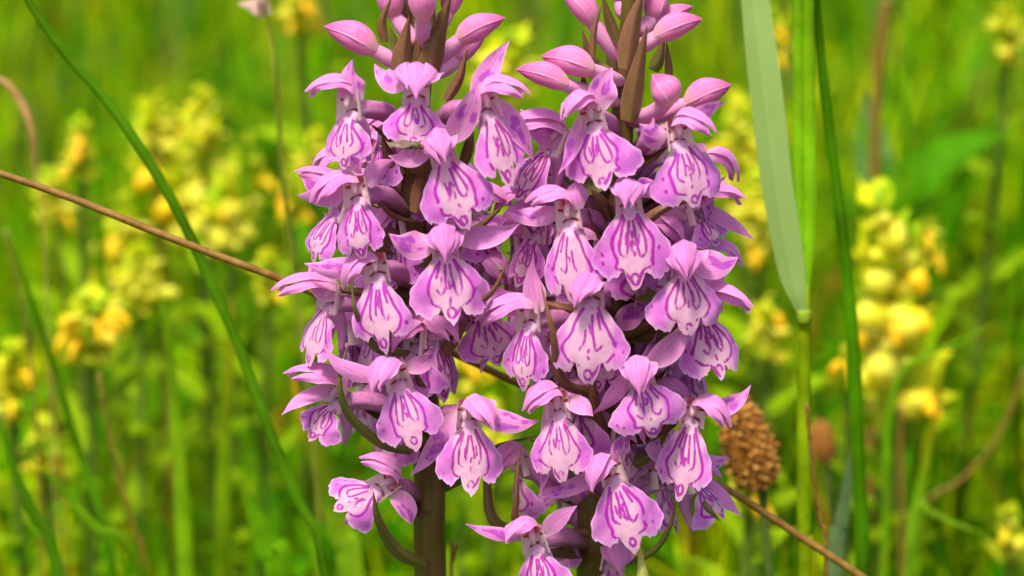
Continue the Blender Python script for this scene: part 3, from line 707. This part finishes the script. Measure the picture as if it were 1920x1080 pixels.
GREENS = np.array([(0.24, 0.54, 0.0008), (0.38, 0.66, 0.0008), (0.08, 0.36, 0.001), (0.46, 0.64, 0.001), (0.13, 0.44, 0.001), (0.60, 0.66, 0.001), (0.04, 0.21, 0.002), (0.06, 0.27, 0.001)])
def grass_field(name, num, xr, yr, hr, wr, lean, label, cat, seed, tan=0.05, pal=GREENS, inside=None, xo=0.0):
    g = np.random.default_rng(seed); ns = 8
    y = g.uniform(*yr, num); x = g.uniform(-1, 1, num) * (xr[0] + (y - yr[0]) / (yr[1] - yr[0]) * (xr[1] - xr[0])) + xo * (0.6 + 0.4 * (y - yr[0]) / (yr[1] - yr[0]))
    h = g.uniform(*hr, num) * (0.75 + 0.25 * np.sin(x * 0.02 + 1) * np.sin(y * 0.017))
    if inside is not None: h = inside(x, y, h)
    wd = g.uniform(*wr, num); az = g.uniform(0, 2 * np.pi, num); bend = np.abs(g.normal(0, lean, num)); face = g.uniform(0, 2 * np.pi, num)
    t = np.linspace(0, 1, ns)[None]
    rr = h[:, None] * (bend[:, None] * (0.25 * t + 0.75 * t ** 2.2)); zz = h[:, None] * (t - 0.30 * np.minimum(bend, 1.4)[:, None] * t ** 2.5)
    cx = x[:, None] + rr * np.cos(az)[:, None]; cy = y[:, None] + rr * np.sin(az)[:, None]
    ww = wd[:, None] * (1 - t ** 2.2) * 0.5 + 0.05
    sx, sy = np.cos(face)[:, None] * ww, np.sin(face)[:, None] * ww
    cen = np.stack([cx, cy, zz - 2], -1)
    P = np.stack([cen - np.stack([sx, sy, 0 * sx], -1), cen + np.stack([sx, sy, 0 * sx], -1)], 2)     # num, ns, 2, 3
    V = P.reshape(-1, 3) * MM
    b = (np.arange(num) * ns * 2)[:, None]; i = np.arange(ns - 1)[None] * 2
    F = np.stack([b + i, b + i + 1, b + i + 3, b + i + 2], -1).reshape(-1, 4)
    c = pal[g.integers(0, len(pal), num)] * g.uniform(0.3, 1.5, (num, 1))
    br = g.random(num) < tan; c[br] = np.array([(0.26, 0.12, 0.006)]) * g.uniform(0.5, 1.3, (br.sum(), 1))
    C = np.ones((num, ns, 2, 4)); C[..., :3] = c[:, None, None, :]
    tip = (g.random(num) < 0.25)[:, None, None, None] * np.clip((t[0] - 0.7) / 0.3, 0, 1)[None, :, None, None]
    C[..., :3] = C[..., :3] * (1 - 0.7 * tip) + np.array([0.38, 0.20, 0.004]) * 0.7 * tip
    pat = np.zeros((num, ns, 2, 4)); pat[..., 0] = t[..., None]; pat[..., 1] = 0.5; pat[..., 2] = 9; pat[..., 3] = g.random(num)[:, None, None]
    me = raw_mesh(name, V, F, pat.reshape(-1, 4), C.reshape(-1, 4)); me.materials.append(M_LEAF)
    o = bpy.data.objects.new(name, me); COL.objects.link(o); o['kind'] = 'stuff'; o['label'] = label; o['category'] = cat
def cap_near(x, y, h):
    """keep the sward below the spikes close to them, as the photograph shows"""
    lim = np.interp(y, [-400, -60, 40, 130, 260, 420, 700], [40, 90, 130, 160, 172, 190, 300])
    return np.minimum(h, lim * (0.8 + 0.2 * np.sin(x * 0.9)))
grass_field('meadow_grass', 4000, (330, 1100), (40, 1500), (130, 270), (1.4, 4.0), 0.45, 'dense green meadow grass growing upright behind the orchids', 'grass', 3, inside=cap_near)
grass_field('tangled_grass', 4600, (330, 1000), (20, 1300), (110, 240), (2.5, 8.5), 1.1, 'tangled arching green blades woven through the meadow behind the orchids', 'grass', 8, tan=0.08, inside=cap_near)
grass_field('arching_grass', 1100, (260, 420), (60, 430), (140, 240), (2.2, 6.5), 1.4, 'arching and criss-crossing green blades low behind the orchids', 'grass', 15, tan=0.06, inside=cap_near)
DARKS = np.array([(0.05, 0.22, 0.002), (0.08, 0.30, 0.002), (0.04, 0.18, 0.002), (0.12, 0.36, 0.002)])
grass_field('dark_grass', 800, (90, 240), (180, 900), (120, 235), (2.5, 8), 0.9, 'darker green tangled grass on the far side of the tall pale grass', 'grass', 21, tan=0.10, pal=DARKS, inside=cap_near, xo=230.0)
grass_field('undergrowth_grass', 4500, (380, 900), (-330, 1000), (40, 130), (2.5, 8), 0.9, 'short leafy green undergrowth carpeting the meadow floor', 'grass', 4, tan=0.10, inside=cap_near)
grass_field('distant_grass', 8000, (900, 3500), (1400, 6000), (200, 330), (4, 9), 0.4, 'far tall meadow grass fading into the distance', 'grass', 6)

# ------------------------------------------------------------------ single blades and stalks one can pick out
def px_curve(pts, Y):
    return [at(p[0], p[1], p[2] if len(p) > 2 else Y) for p in pts]
def to_ground(pts):
    """carry a stalk's lower end on down to the soil"""
    a, b = pts[-1], pts[-2]
    d = a - b; d = d / max(abs(d.z), 1e-3)
    g = a + Vector((d.x * min(a.z, 60) * 0.6, d.y, 0)); g.z = -2
    return pts + [a.lerp(g, 0.5) + Vector((d.x * 4, 0, 0)), g]
def single_blade(name, pts, Y, wpx, col, label, cat, tipcol=None, wid=None, ground_=True, mat=None, cup=0.25, twist=0.0, group=None, hint=(0.1, -1, 0.1)):
    """pts run from the tip down"""
    p = px_curve(pts, Y)
    if ground_: p = to_ground(p)
    h = wpx * mmpp(Y) / 2
    wd = [h * q for q in (wid or [0.06, 0.45, 0.75, 0.95, 1, 1, 1])]
    p = [np.array(q) for q in p][::-1]; wd = wd[::-1]
    return solo(name, blade(name, p, wd, hint, cup, 34, 7, 0.03, twist, col, tipcol), mat or M_LEAF, p[0], label, cat, group)
def solo(name, me, mat, base, label, cat, group=None):
    """a thing that is one mesh, its origin at its foot"""
    b = Vector(base) * MM
    me.transform(Matrix.Translation(-b)); me.materials.append(mat)
    o = bpy.data.objects.new(name, me); COL.objects.link(o); o.location = b
    o['label'] = label; o['category'] = cat
    if group: o['group'] = group
    return o
def stalk(name, pts, Y, wpx, col, label, cat, mat=None, ground_=True, part=None, rad=None):
    p = px_curve(pts, Y)
    if ground_: p = to_ground(p)
    h = wpx * mmpp(Y) / 2
    p = p[::-1]
    me = tube(name, p, [h * q for q in (rad or [1.1, 1, 1, 0.9])], 40, 8, col)
    if part is None: return solo(name, me, mat or M_SOFT, p[0], label, cat), p
    r = root(name, p[0], label, cat)
    child(part, me, mat or M_SOFT, r)
    return r, p

G = lambda r, g, b: (r, g, b)
# long dark arching rush on the left
r_ = single_blade('rush_leaf', [(-60, -190), (0, -100), (55, 5), (120, 98), (205, 195), (290, 322), (350, 430), (402, 545), (452, 662), (510, 820), (568, 960), (612, 1085)], 45, 20, G(0.08, 0.22, 0.004),
    'long dark green arching rush leaf crossing behind the dry brown stalk', 'rush', wid=[0.04, 0.5, 0.85, 1, 1, 1, 1, 1, 1, 1, 1, 1], cup=0.5)
# thin brown dry stalk lying across behind both spikes
def dry_stalk():
    p = [at(-260, 240, 10), at(-60, 306, 12), at(0, 325, 12), at(130, 370, 12), at(280, 430, 12), at(420, 484, 12), at(535, 527, 13), at(800, 640, 22), at(1100, 780, 24), at(1342, 905, 22), at(1470, 986, 20), at(1620, 1085, 18), at(1720, 1160, 16), at(1900, 1320, 14)]
    e = p[-1].copy(); p.append(Vector((e.x + 30, e.y, e.z * 0.45))); p.append(Vector((e.x + 50, e.y, -2)))
    solo('dry_stalk', tube('dry_stalk', p[::-1], [0.8, 0.75, 0.7, 0.68, 0.66, 0.6], 60, 10), M_STRAW, p[-1], 'thin smooth brown dry grass stalk slanting down behind both orchid spikes', 'stalk')
dry_stalk()
# broad pale grass leaf with its culm
def pale_grass():
    base = to_ground(px_curve([(1506, -120, 58), (1507, 200, 52), (1509, 440, 46), (1508, 590, 42), (1507, 800), (1508, 1000), (1510, 1085)], 42))
    r = root('tall_grass', base[-1], 'tall grass with one broad pale grey-green leaf joining its light green culm', 'grass')
    sc = mmpp(42)
    child('culm', tube('culm', base[::-1], [14 * sc, 14 * sc, 14 * sc, 14 * sc, 13 * sc, 8 * sc, 8 * sc, 8 * sc], 50, 10, G(0.36, 0.54, 0.006)), M_SOFT, r)
    child('node', tube('node', px_curve([(1508, 605), (1508, 594), (1508, 582)], 41), [13 * sc, 14.5 * sc, 13 * sc], 8, 10, G(0.34, 0.46, 0.03)), M_SOFT, r)
    for dx, w_ in ((-10, 15), (11, 16)):
        child('leaf_sheath', blade('leaf_sheath', px_curve([(1508 + dx * 0.3, 560, 42), (1508 + dx, 430, 44), (1507 + dx, 200, 50), (1505 + dx, -130, 55), (1500 + dx * 3, -380, 60)], 42), [6 * sc, w_ * sc * 0.75, w_ * sc * 0.7, w_ * sc * 0.6, 0.4 * sc], (0, -1, 0), 0.5, 24, 7, 0, 0, G(0.20, 0.44, 0.006)), M_LEAF, r)
    child('leaf', blade('leaf', px_curve([(1508, 596), (1496, 560), (1482, 500, 42), (1456, 350, 44), (1432, 150, 47), (1414, 0, 50), (1404, -140, 53), (1390, -300, 58), (1368, -470, 66)], 41), [9 * sc, 15 * sc, 26 * sc, 30 * sc, 31 * sc, 27 * sc, 24 * sc, 16 * sc, 0.5 * sc], (-0.2, -1, 0.2), 0.0, 40, 9, 0.02, 0.25, keel=0.28, col=G(0.20, 0.29, 0.13)), M_LEAFP, r)
def mat_pale():
    m, t = new_mat('glaucous_leaf'); n = N(t); v, u, q, r = n.attr(); pos = n.coords()
    nz = n.noise(200, 3, pos); w_ = n.node('ShaderNodeMath', operation='SINE'); n.put(w_.inputs[0], n.math('MULTIPLY', u, 46.0))
    base = n.mix(nz, (0.25, 0.38, 0.09), (0.31, 0.44, 0.13)); base = n.mix(n.math('MULTIPLY', n.step(w_.outputs[0], 0.0, 1.0), 0.4), base, (0.12, 0.25, 0.04))
    base = n.mix(n.step(u, 0.0, 0.09, 0.4, 0.0), base, (0.36, 0.46, 0.18)); base = n.mix(n.step(n.noise(900, 3, pos), 0.62, 0.75, 0.0, 0.3), base, (0.30, 0.26, 0.06))
    n.surface(base, 0.5, 0.2, 0.3); return m
M_LEAFP = mat_pale()
pale_grass()
single_blade('grass_blade', [(1500, -330), (1520, -130), (1530, 0), (1548, 180), (1570, 350), (1590, 520), (1604, 700), (1612, 900), (1618, 1085)], 60, 27, G(0.075, 0.24, 0.002),
    'long dark green ribbed grass blade beside the tall pale grass, in front of yellow flowers', 'grass', wid=[0.04, 0.5, 0.7, 0.8, 0.9, 1, 1.05, 1.1, 1.1], cup=0.5)
single_blade('grass_blade', [(1596, 845), (1590, 900), (1578, 980), (1565, 1085)], 70, 34, G(0.17, 0.27, 0.10), 'short pointed grey-green grass blade standing by the dark ribbed blade', 'grass')
stalk('brown_stem', [(1512, 755), (1522, 860), (1538, 980), (1550, 1085)], 30, 8, None, 'thin dark reddish-brown bare stem at the foot of the tall grass', 'stem', M_STRAW)
stalk('bent_straw', [(-60, 150), (0, 150), (38, 190), (62, 255), (66, 320), (80, 400), (90, 600), (100, 900)], 130, 18, None, 'tan dry bent straw hooking over above the brown stalk', 'straw', M_TAN, rad=[0.12, 0.13, 0.14, 0.15, 0.2, 0.5, 1.0, 0.7, 0.5])
rs_, pp = stalk('faded_flower', [(492, 10), (508, 60), (520, 200), (535, 380), (548, 480), (575, 700), (600, 1000)], 110, 9, G(0.26, 0.30, 0.03), 'slender yellow-green stalk topped by a faded pinkish flower', 'flower stalk', part='stalk')
for i in range(6):
    a = at(485 + rnd.uniform(-24, 18), 22 + rnd.uniform(-12, 12), 110 + rnd.uniform(-3, 3)); b = at(496, 26, 110)
    child('petal', blade('petal', [b, b.lerp(a, 0.6) + Vector((0, 0, 1)), a + (a - b) * 0.5], [0.5, 1.5, 1.6, 0.8, 0.1], (0, -1, 0.3), 0.3, 8, 5, 0.1), M_FADED, rs_)

BL = [ # left side, tip downwards: points, depth, width, colour, label, tip colour
 ([(0, 380), (45, 520), (85, 640), (150, 850), (215, 1085)], 110, 15, G(0.08, 0.24, 0.004), 'dark green grass blade leaning past the low yellow flower cluster', None),
 ([(296, 540), (312, 620), (326, 760), (338, 920), (348, 1085)], 130, 30, G(0.19, 0.374, 0.006), 'upright light green grass blade between dry straw and the arching rush', None),
 ([(436, 560), (428, 700), (420, 850), (416, 1085)], 180, 30, G(0.20, 0.363, 0.004), 'pale yellow-green blade with a brownish tip beside the arching rush', G(0.40, 0.242, 0.010)),
 ([(546, 690), (566, 780), (600, 870), (640, 1000), (660, 1085)], 120, 50, G(0.22, 0.396, 0.010), 'broad light green blade with an orange tip beside the orchid flowers', G(0.50, 0.264, 0.004)),
 ([(455, 930), (480, 970), (505, 1030), (530, 1100)], 90, 60, G(0.15, 0.396, 0.004), 'broad bright green pointed leaf low in front of the rush', None),
 ([(-10, 760), (20, 860), (60, 960), (110, 1085)], 80, 26, G(0.07, 0.22, 0.004), 'wide darker green blade low down beneath the spiky yellow cluster', None),
 ([(60, 860), (110, 910), (180, 990), (270, 1085)], 80, 22, G(0.13, 0.286, 0.004), 'green grass blade lying low at a slant below the yellow flowers', None),
 ([(440, 940), (455, 900), (475, 860), (480, 1000), (470, 1090)], 260, 20, G(0.12, 0.308, 0.004), 'thin blade folded over near the broad bright leaf', None),
 ([(180, 120), (185, 300), (190, 500), (200, 800)], 300, 26, G(0.10, 0.286, 0.003), 'tall soft green blade far behind the bent straw', None),
 ([(440, 40), (452, 220), (462, 420), (470, 800)], 320, 26, G(0.16, 0.374, 0.006), 'tall light green blade behind the rush near yellow flowers', None),
 ([(230, 20), (238, 200), (242, 420)], 380, 24, G(0.22, 0.396, 0.006), 'thin pale green blade far behind the top of the rush', None),
 ([(1700, -60), (1700, 120), (1695, 300), (1690, 500), (1685, 800)], 230, 26, G(0.14, 0.374, 0.004), 'tall upright light green blade behind the ribbed dark blade', None),
 ([(1872, 602), (1800, 640), (1730, 670), (1690, 700), (1665, 800), (1660, 1000)], 160, 13, G(0.17, 0.396, 0.006), 'slim pale green blade arching over beside the tall yellow flower', None),
 ([(1764, 720), (1750, 800), (1735, 880), (1722, 960), (1715, 1085)], 160, 28, G(0.17, 0.352, 0.006), 'upright blade with a rusty orange tip standing beyond the ribbed blade', G(0.46, 0.187, 0.004)),
 ([(1860, 1005), (1800, 985), (1750, 962), (1718, 950), (1700, 1085)], 140, 15, G(0.20, 0.396, 0.012), 'short pale leaf lying flat low down beside the rusty-tipped blade', None),
 ([(1600, 190), (1625, 260), (1660, 330), (1690, 420), (1700, 700)], 260, 34, G(0.10, 0.308, 0.004), 'green blade leaning behind the ribbed blade above the yellow flower', None),
]
for pts, Y, wpx, c, lab, tc in BL:
    single_blade('grass_blade', pts, Y, wpx, c, lab, 'grass', tc, twist=rnd.uniform(-0.4, 0.4))
ST = [
 ([(10, 430), (40, 560), (60, 700), (75, 900), (80, 1085)], 170, 6, 'thin rusty brown stem rising next to the wide darker green blade'),
 ([(60, 560), (100, 720), (115, 900), (125, 1085)], 180, 6, 'thin dark red-brown stem rising through the low yellow cluster'),
 ([(185, 700), (215, 860), (255, 1000), (275, 1085)], 120, 7, 'fine brown stem slanting under the low yellow cluster'),
 ([(1660, 0), (1655, 60), (1648, 130), (1640, 260), (1640, 500)], 260, 18, 'reddish-brown dock stem in the grass beyond the pale leaf'),
 ([(1925, 690), (1870, 820), (1800, 900), (1735, 945), (1690, 1085)], 190, 7, 'thin brown stem curving down to the short pale leaf'),
 ([(1690, 760), (1688, 860), (1692, 960), (1690, 1085)], 180, 10, 'fine upright brown stem near the rusty-tipped blade'),
 ([(292, 250), (300, 400), (310, 700)], 330, 10, 'far thin rusty stem behind the rush leaf'),
 ([(858, 1020), (850, 1050), (846, 1090)], 30, 6, 'tiny curled brown stem at the foot of the orchid'),
]
for pts, Y, wpx, lab in ST: stalk('brown_stem', pts, Y, wpx, None, lab, 'stem', M_STRAW)

# broad leaf far right
def broad_leaf(pts, Y, wpx, col, label, stem_to):
    p = px_curve(pts, Y); g = Vector((p[-1].x, p[-1].y + 20, -2))
    r = root('broad_leaf_plant', g, label, 'leafy plant'); h = wpx * mmpp(Y) / 2
    child('leaf', blade('leaf', p[::-1], [h * 0.3, h * 0.9, h, h * 0.8, h * 0.4, 0.1], (-0.1, -0.7, 0.7), 0.25, 24, 9, 0.06, 0.2, col), M_SOFT, r)
    child('stalk', tube('stalk', [g, g.lerp(p[-1], 0.6) + Vector((3, 0, 0)), p[-1]], [2, 1.6, 1.4], 16, 8, col), M_SOFT, r)
broad_leaf([(1900, 250), (1830, 260), (1750, 300), (1690, 340), (1650, 400)], 300, 100, G(0.06, 0.22, 0.001), 'broad plain green leaf in soft focus above the arching slim blade', None)
broad_leaf([(1625, 170), (1630, 240), (1640, 310), (1640, 360)], 280, 70, G(0.15, 0.30, 0.06), 'pale blue-green blunt leaf above the tall yellow flower', None)

# ------------------------------------------------------------------ plantain heads
SEED_ME = None
def plantain(top, bot, wpx, Y, n, label):
    global SEED_ME
    A, B = at(*top, Y), at(*bot, Y); d = B - A; ln = d.length; d.normalize(); h = wpx * mmpp(Y) / 2
    g = Vector((B.x + 8, B.y + 10, -2))
    r = root('plantain', g, label, 'plantain')
    mid = A.lerp(B, 0.5)
    child('core', tube('core', [A + d * ln * q for q in (0.02, 0.2, 0.45, 0.7, 0.9, 0.99)], [h * 0.35, h * 0.66, h * 0.86, h * 0.9, h * 0.7, h * 0.25], 20, 14), M_SEED, r)
    child('stalk', tube('stalk', [B, B.lerp(g, 0.3) + Vector((3, 0, 0)), g.lerp(B, 0.25), g], [0.9, 0.9, 1.0, 1.1], 20, 8, G(0.12, 0.18, 0.03)), M_SOFT, r)
    if SEED_ME is None:
        SEED_ME = tube('seed', [(0, 0, -0.2), (0, 0, 0.35), (0, 0, 0.9), (0, 0, 1.25)], [0.45, 0.66, 0.55, 0.12], 5, 6); SEED_ME.materials.append(M_SEED)
    ux = d.cross(Vector((0, 1, 0))).normalized(); uy = d.cross(ux)
    ga = 2.39996
    for i in range(n):
        t = (i + 0.5) / n; q = 0.03 + 0.94 * t
        rr = h * float(np.interp(q, [0, 0.2, 0.45, 0.7, 0.9, 1], [0.34, 0.66, 0.86, 0.92, 0.72, 0.3]))
        a = i * ga; nr = ux * math.cos(a) + uy * math.sin(a)
        ax = (nr - d * (0.35 + (0.5 - q) * 0.8 + rnd.uniform(-0.4, 0.4))).normalized()
        P = A + d * ln * q + nr * rr * rnd.uniform(0.86, 1.12) + nr.cross(d) * rnd.uniform(-0.35, 0.35) + d * rnd.uniform(-0.4, 0.4)
        o = bpy.data.objects.new('seed', SEED_ME); COL.objects.link(o); o.parent = r
        s = wpx / 118 * rnd.uniform(0.6, 1.25) * mmpp(Y) / mmpp(60)
        o.matrix_basis = Matrix.Translation(P * MM - ORIG[r.name]) @ ax.to_track_quat('Z', 'Y').to_matrix().to_4x4() @ Matrix.Scale(s, 4)
plantain((1372, 742), (1428, 916), 98, 75, 280, 'rusty brown oblong plantain seed head leaning beside the orchid')
plantain((1538, 790), (1548, 866), 52, 190, 70, 'small blurred brown plantain head behind the tall grass culm')

# ------------------------------------------------------------------ yellow rattle and trefoil clumps in the meadow
YB = np.array((0.84, 0.80, 0.012))
def rattle(top, bot, wpx, Y, label, flowers=6, pale=0.5, lump=1.0, group=None):
    A, B = at(*top, Y), at(*bot, Y + 6); R = random.Random(int(top[0] * 3 + top[1]))
    g = Vector((B.x + R.uniform(-12, 12), B.y + 25, -2)); h = wpx * mmpp(Y) / 2
    r = root('yellow_rattle', g, label, 'yellow flower', group)
    child('stem', tube('stem', [g, g.lerp(B, 0.6), B, A.lerp(B, 0.3), A], [1.4, 1.3, 1.2, 0.9, 0.6], 24, 8, G(0.17, 0.26, 0.03)), M_SOFT, r)
    ln = (B - A).length; nb = int(13 + ln * 0.5)
    for i in range(nb):
        q = min(1, max(0, (i + R.uniform(-0.6, 0.6)) / (nb - 1))); P = A.lerp(B, q); w_ = h * (0.40 + 0.60 * min(1, q * 1.6 + 0.1)) * R.uniform(0.7, 1.2)
        a = i * 2.4 + R.uniform(-0.7, 0.7)
        o = Vector((math.cos(a), math.sin(a), 0)); tp = P + o * w_ * R.uniform(0.75, 1.1) + Vector((0, 0, w_ * (1.1 - 0.8 * q) * R.uniform(0.2, 1.2)))
        wd = w_ * R.uniform(0.42, 0.68); c = YB * R.uniform(0.7, 1.08) * np.array((1 - 0.4 * R.random() ** 2, 1, 1 + 2 * R.random()))
        child('bract', blade('bract', [P, P.lerp(tp, 0.5) + Vector((0, 0, R.uniform(-1, 2))), tp], [wd * 0.4, wd, wd * 0.75, wd * 0.25, 0.05], o * -0.5 + Vector((0, -0.4, 1)), R.uniform(-0.3, 0.5), 8, 5, 0.35, R.uniform(-0.8, 0.8), c), M_RAT, r)
        if q > 0.12 and R.random() < pale * 0.95:
            up_ = Vector((R.uniform(-1, 1), R.uniform(-1, 1), R.uniform(-0.6, 1.6)))
            a2 = R.uniform(math.pi * 1.05, math.pi * 1.95); o2 = Vector((math.cos(a2), math.sin(a2), 0))
            C = P + o2 * w_ * 0.55 + up_ * 1.2; e = P + o2 * w_ * R.uniform(0.75, 1.05) + up_ * R.uniform(1, 3); wd2 = w_ * R.uniform(0.12, 0.25) * lump
            child('calyx', tube('calyx', [P + o * 1.0, C, e], [wd2 * 0.5, wd2, wd2 * 0.85, wd2 * 0.4], 8, 8), M_PALEY, r)
    for i in range(6):                                     # paired stem leaves below the spike
        P = B.lerp(g, 0.08 + 0.07 * i); a = i * 2.0 + R.random(); o = Vector((math.cos(a), math.sin(a), 0)); tp = P + o * R.uniform(14, 24) + Vector((0, 0, R.uniform(2, 12)))
        child('leaf', blade('leaf', [P, P.lerp(tp, 0.5) + Vector((0, 0, 3)), tp], [1.5, 3.2, 2.6, 1.2, 0.1], o * -0.3 + Vector((0, -0.3, 1)), 0.2, 8, 5, 0.2, 0, np.array((0.26, 0.42, 0.004)) * R.uniform(0.6, 1.2)), M_RAT, r)
    for i in range(flowers):
        q = R.uniform(0.3, 1.0); P = A.lerp(B, q); a = R.uniform(math.pi * 1.0, math.pi * 2.0)
        o = Vector((math.cos(a), math.sin(a), 0)); w_ = h
        s0 = P + o * w_ * 0.4; e = P + o * w_ * R.uniform(0.6, 1.0); k = max(1.0, h * R.uniform(0.07, 0.13)) * lump
        child('corolla', tube('corolla', [s0, s0.lerp(e, 0.5) + Vector((0, 0, R.uniform(0, 2.5))), e + Vector((0, 0, R.uniform(-1, 1.5))), e + o * 2 + Vector((0, 0, -R.uniform(1, 3.5)))], [k * 0.5, k * 0.9, k * 1.25, k * 0.5], 9, 8), M_YEL, r)
RT = [
 ((290, 190), (300, 330), 130, 330, 'soft yellow-green rattle high behind the rush leaf, next to the orange patch', 1, 0.6),
 ((425, 340), (430, 470), 130, 290, 'lemon yellow rattle between the orange patch and the orchid', 1, 0.7),
 ((260, 470), (262, 590), 120, 260, 'lemon yellow rattle just below the dry brown stalk', 0, 0.7),
 ((1420, 330), (1425, 480), 120, 300, 'lemon yellow rattle low behind the broad pale grass leaf', 2, 0.8),
 ((1655, 640), (1670, 760), 120, 230, 'yellow-green rattle top under the tall pale spike', 0, 0.6),
 ((100, 330), (105, 420), 90, 320, 'small yellow rattle behind the bent straw and brown stalk', 1, 0.6),
 ((1640, 365), (1695, 760), 190, 200, 'tall pale yellow rattle spike with orange-yellow lips behind the ribbed grass blade', 7, 0.7, 1.7),
 ((1432, 575), (1438, 670), 90, 230, 'single pale yellow rattle tuft close beside the pale grass leaf culm', 1, 0.8),
 ((1385, 200), (1400, 420), 150, 330, 'creamy yellow rattle spike half hidden behind the pale grass leaf', 5, 0.9),
 ((168, 555), (172, 680), 150, 210, 'low spiky yellow cluster with drooping orange-yellow petals below the dry stalk', 8, 0.35),
 ((372, 170), (385, 330), 105, 300, 'narrow yellow-green rattle spike above the orange flower patch behind the rush', 0, 0.4),
 ((345, 280), (372, 430), 180, 330, 'bushy yellow rattle with an orange flower patch crossed by the rush leaf', 9, 0.6, 1.6),
 ((455, 262), (470, 400), 110, 330, 'small yellow-green rattle between the rush and the orchid', 2, 0.4),
 ((225, 380), (232, 590), 130, 320, 'cream and yellow rattle spike just above the dry brown stalk', 3, 0.7, 1.4),
 ((145, 225), (155, 330), 80, 260, 'golden and cream flower head near the bent straw', 4, 0.7),
 ((20, 650), (25, 790), 110, 200, 'yellow rattle beyond the bent straw, outward of the spiky yellow cluster', 2, 0.6),
 ((78, 790), (80, 880), 90, 240, 'small low yellow-green rattle under the spiky yellow cluster', 2, 0.5),
 ((545, 330), (550, 420), 70, 280, 'golden yellow flower head peeping out beside the orchid flowers', 5, 0.3),
 ((560, -20), (565, 60), 90, 330, 'orange and pale yellow flower head near the faded pinkish flower', 5, 0.7),
 ((960, 70), (950, 190), 130, 250, 'yellow rattle seen between the two orchid tops', 3, 0.8),
 ((865, 600), (870, 760), 110, 230, 'yellow rattle glimpsed through the gap below the orchid flowers', 4, 0.5),
 ((925, 770), (930, 880), 90, 220, 'pale yellow-green rattle glimpsed between the two orchid stems', 0, 0.8),
 ((1442, 20), (1446, 120), 70, 320, 'far golden flower head beside the top of the pale leaf', 4, 0.3),
 ((1885, 20), (1890, 110), 90, 300, 'yellow rattle beyond the broad plain green leaf', 1, 0.7),
 ((1735, 420), (1738, 500), 80, 260, 'small yellow rattle top beside the tall pale spike', 2, 0.6),
 ((1890, 960), (1895, 1040), 90, 200, 'low yellow-green rattle beyond the short pale leaf', 1, 0.5),
 ((590, 260), (585, 350), 80, 300, 'cream rattle tuft behind the uppermost side flower of the fly-bearing orchid', 0, 0.9),
 ((500, 480), (505, 560), 90, 260, 'yellow-green rattle where the brown stalk meets the orchid', 1, 0.4),
 ((1390, 860), (1405, 960), 90, 120, 'yellow flower tuft under the leaning plantain head', 5, 0.3),
 ((1590, 660), (1592, 720), 60, 200, 'golden flower beside the ribbed blade below the tall spike', 4, 0.1),
]
for a in RT: rattle(*a)
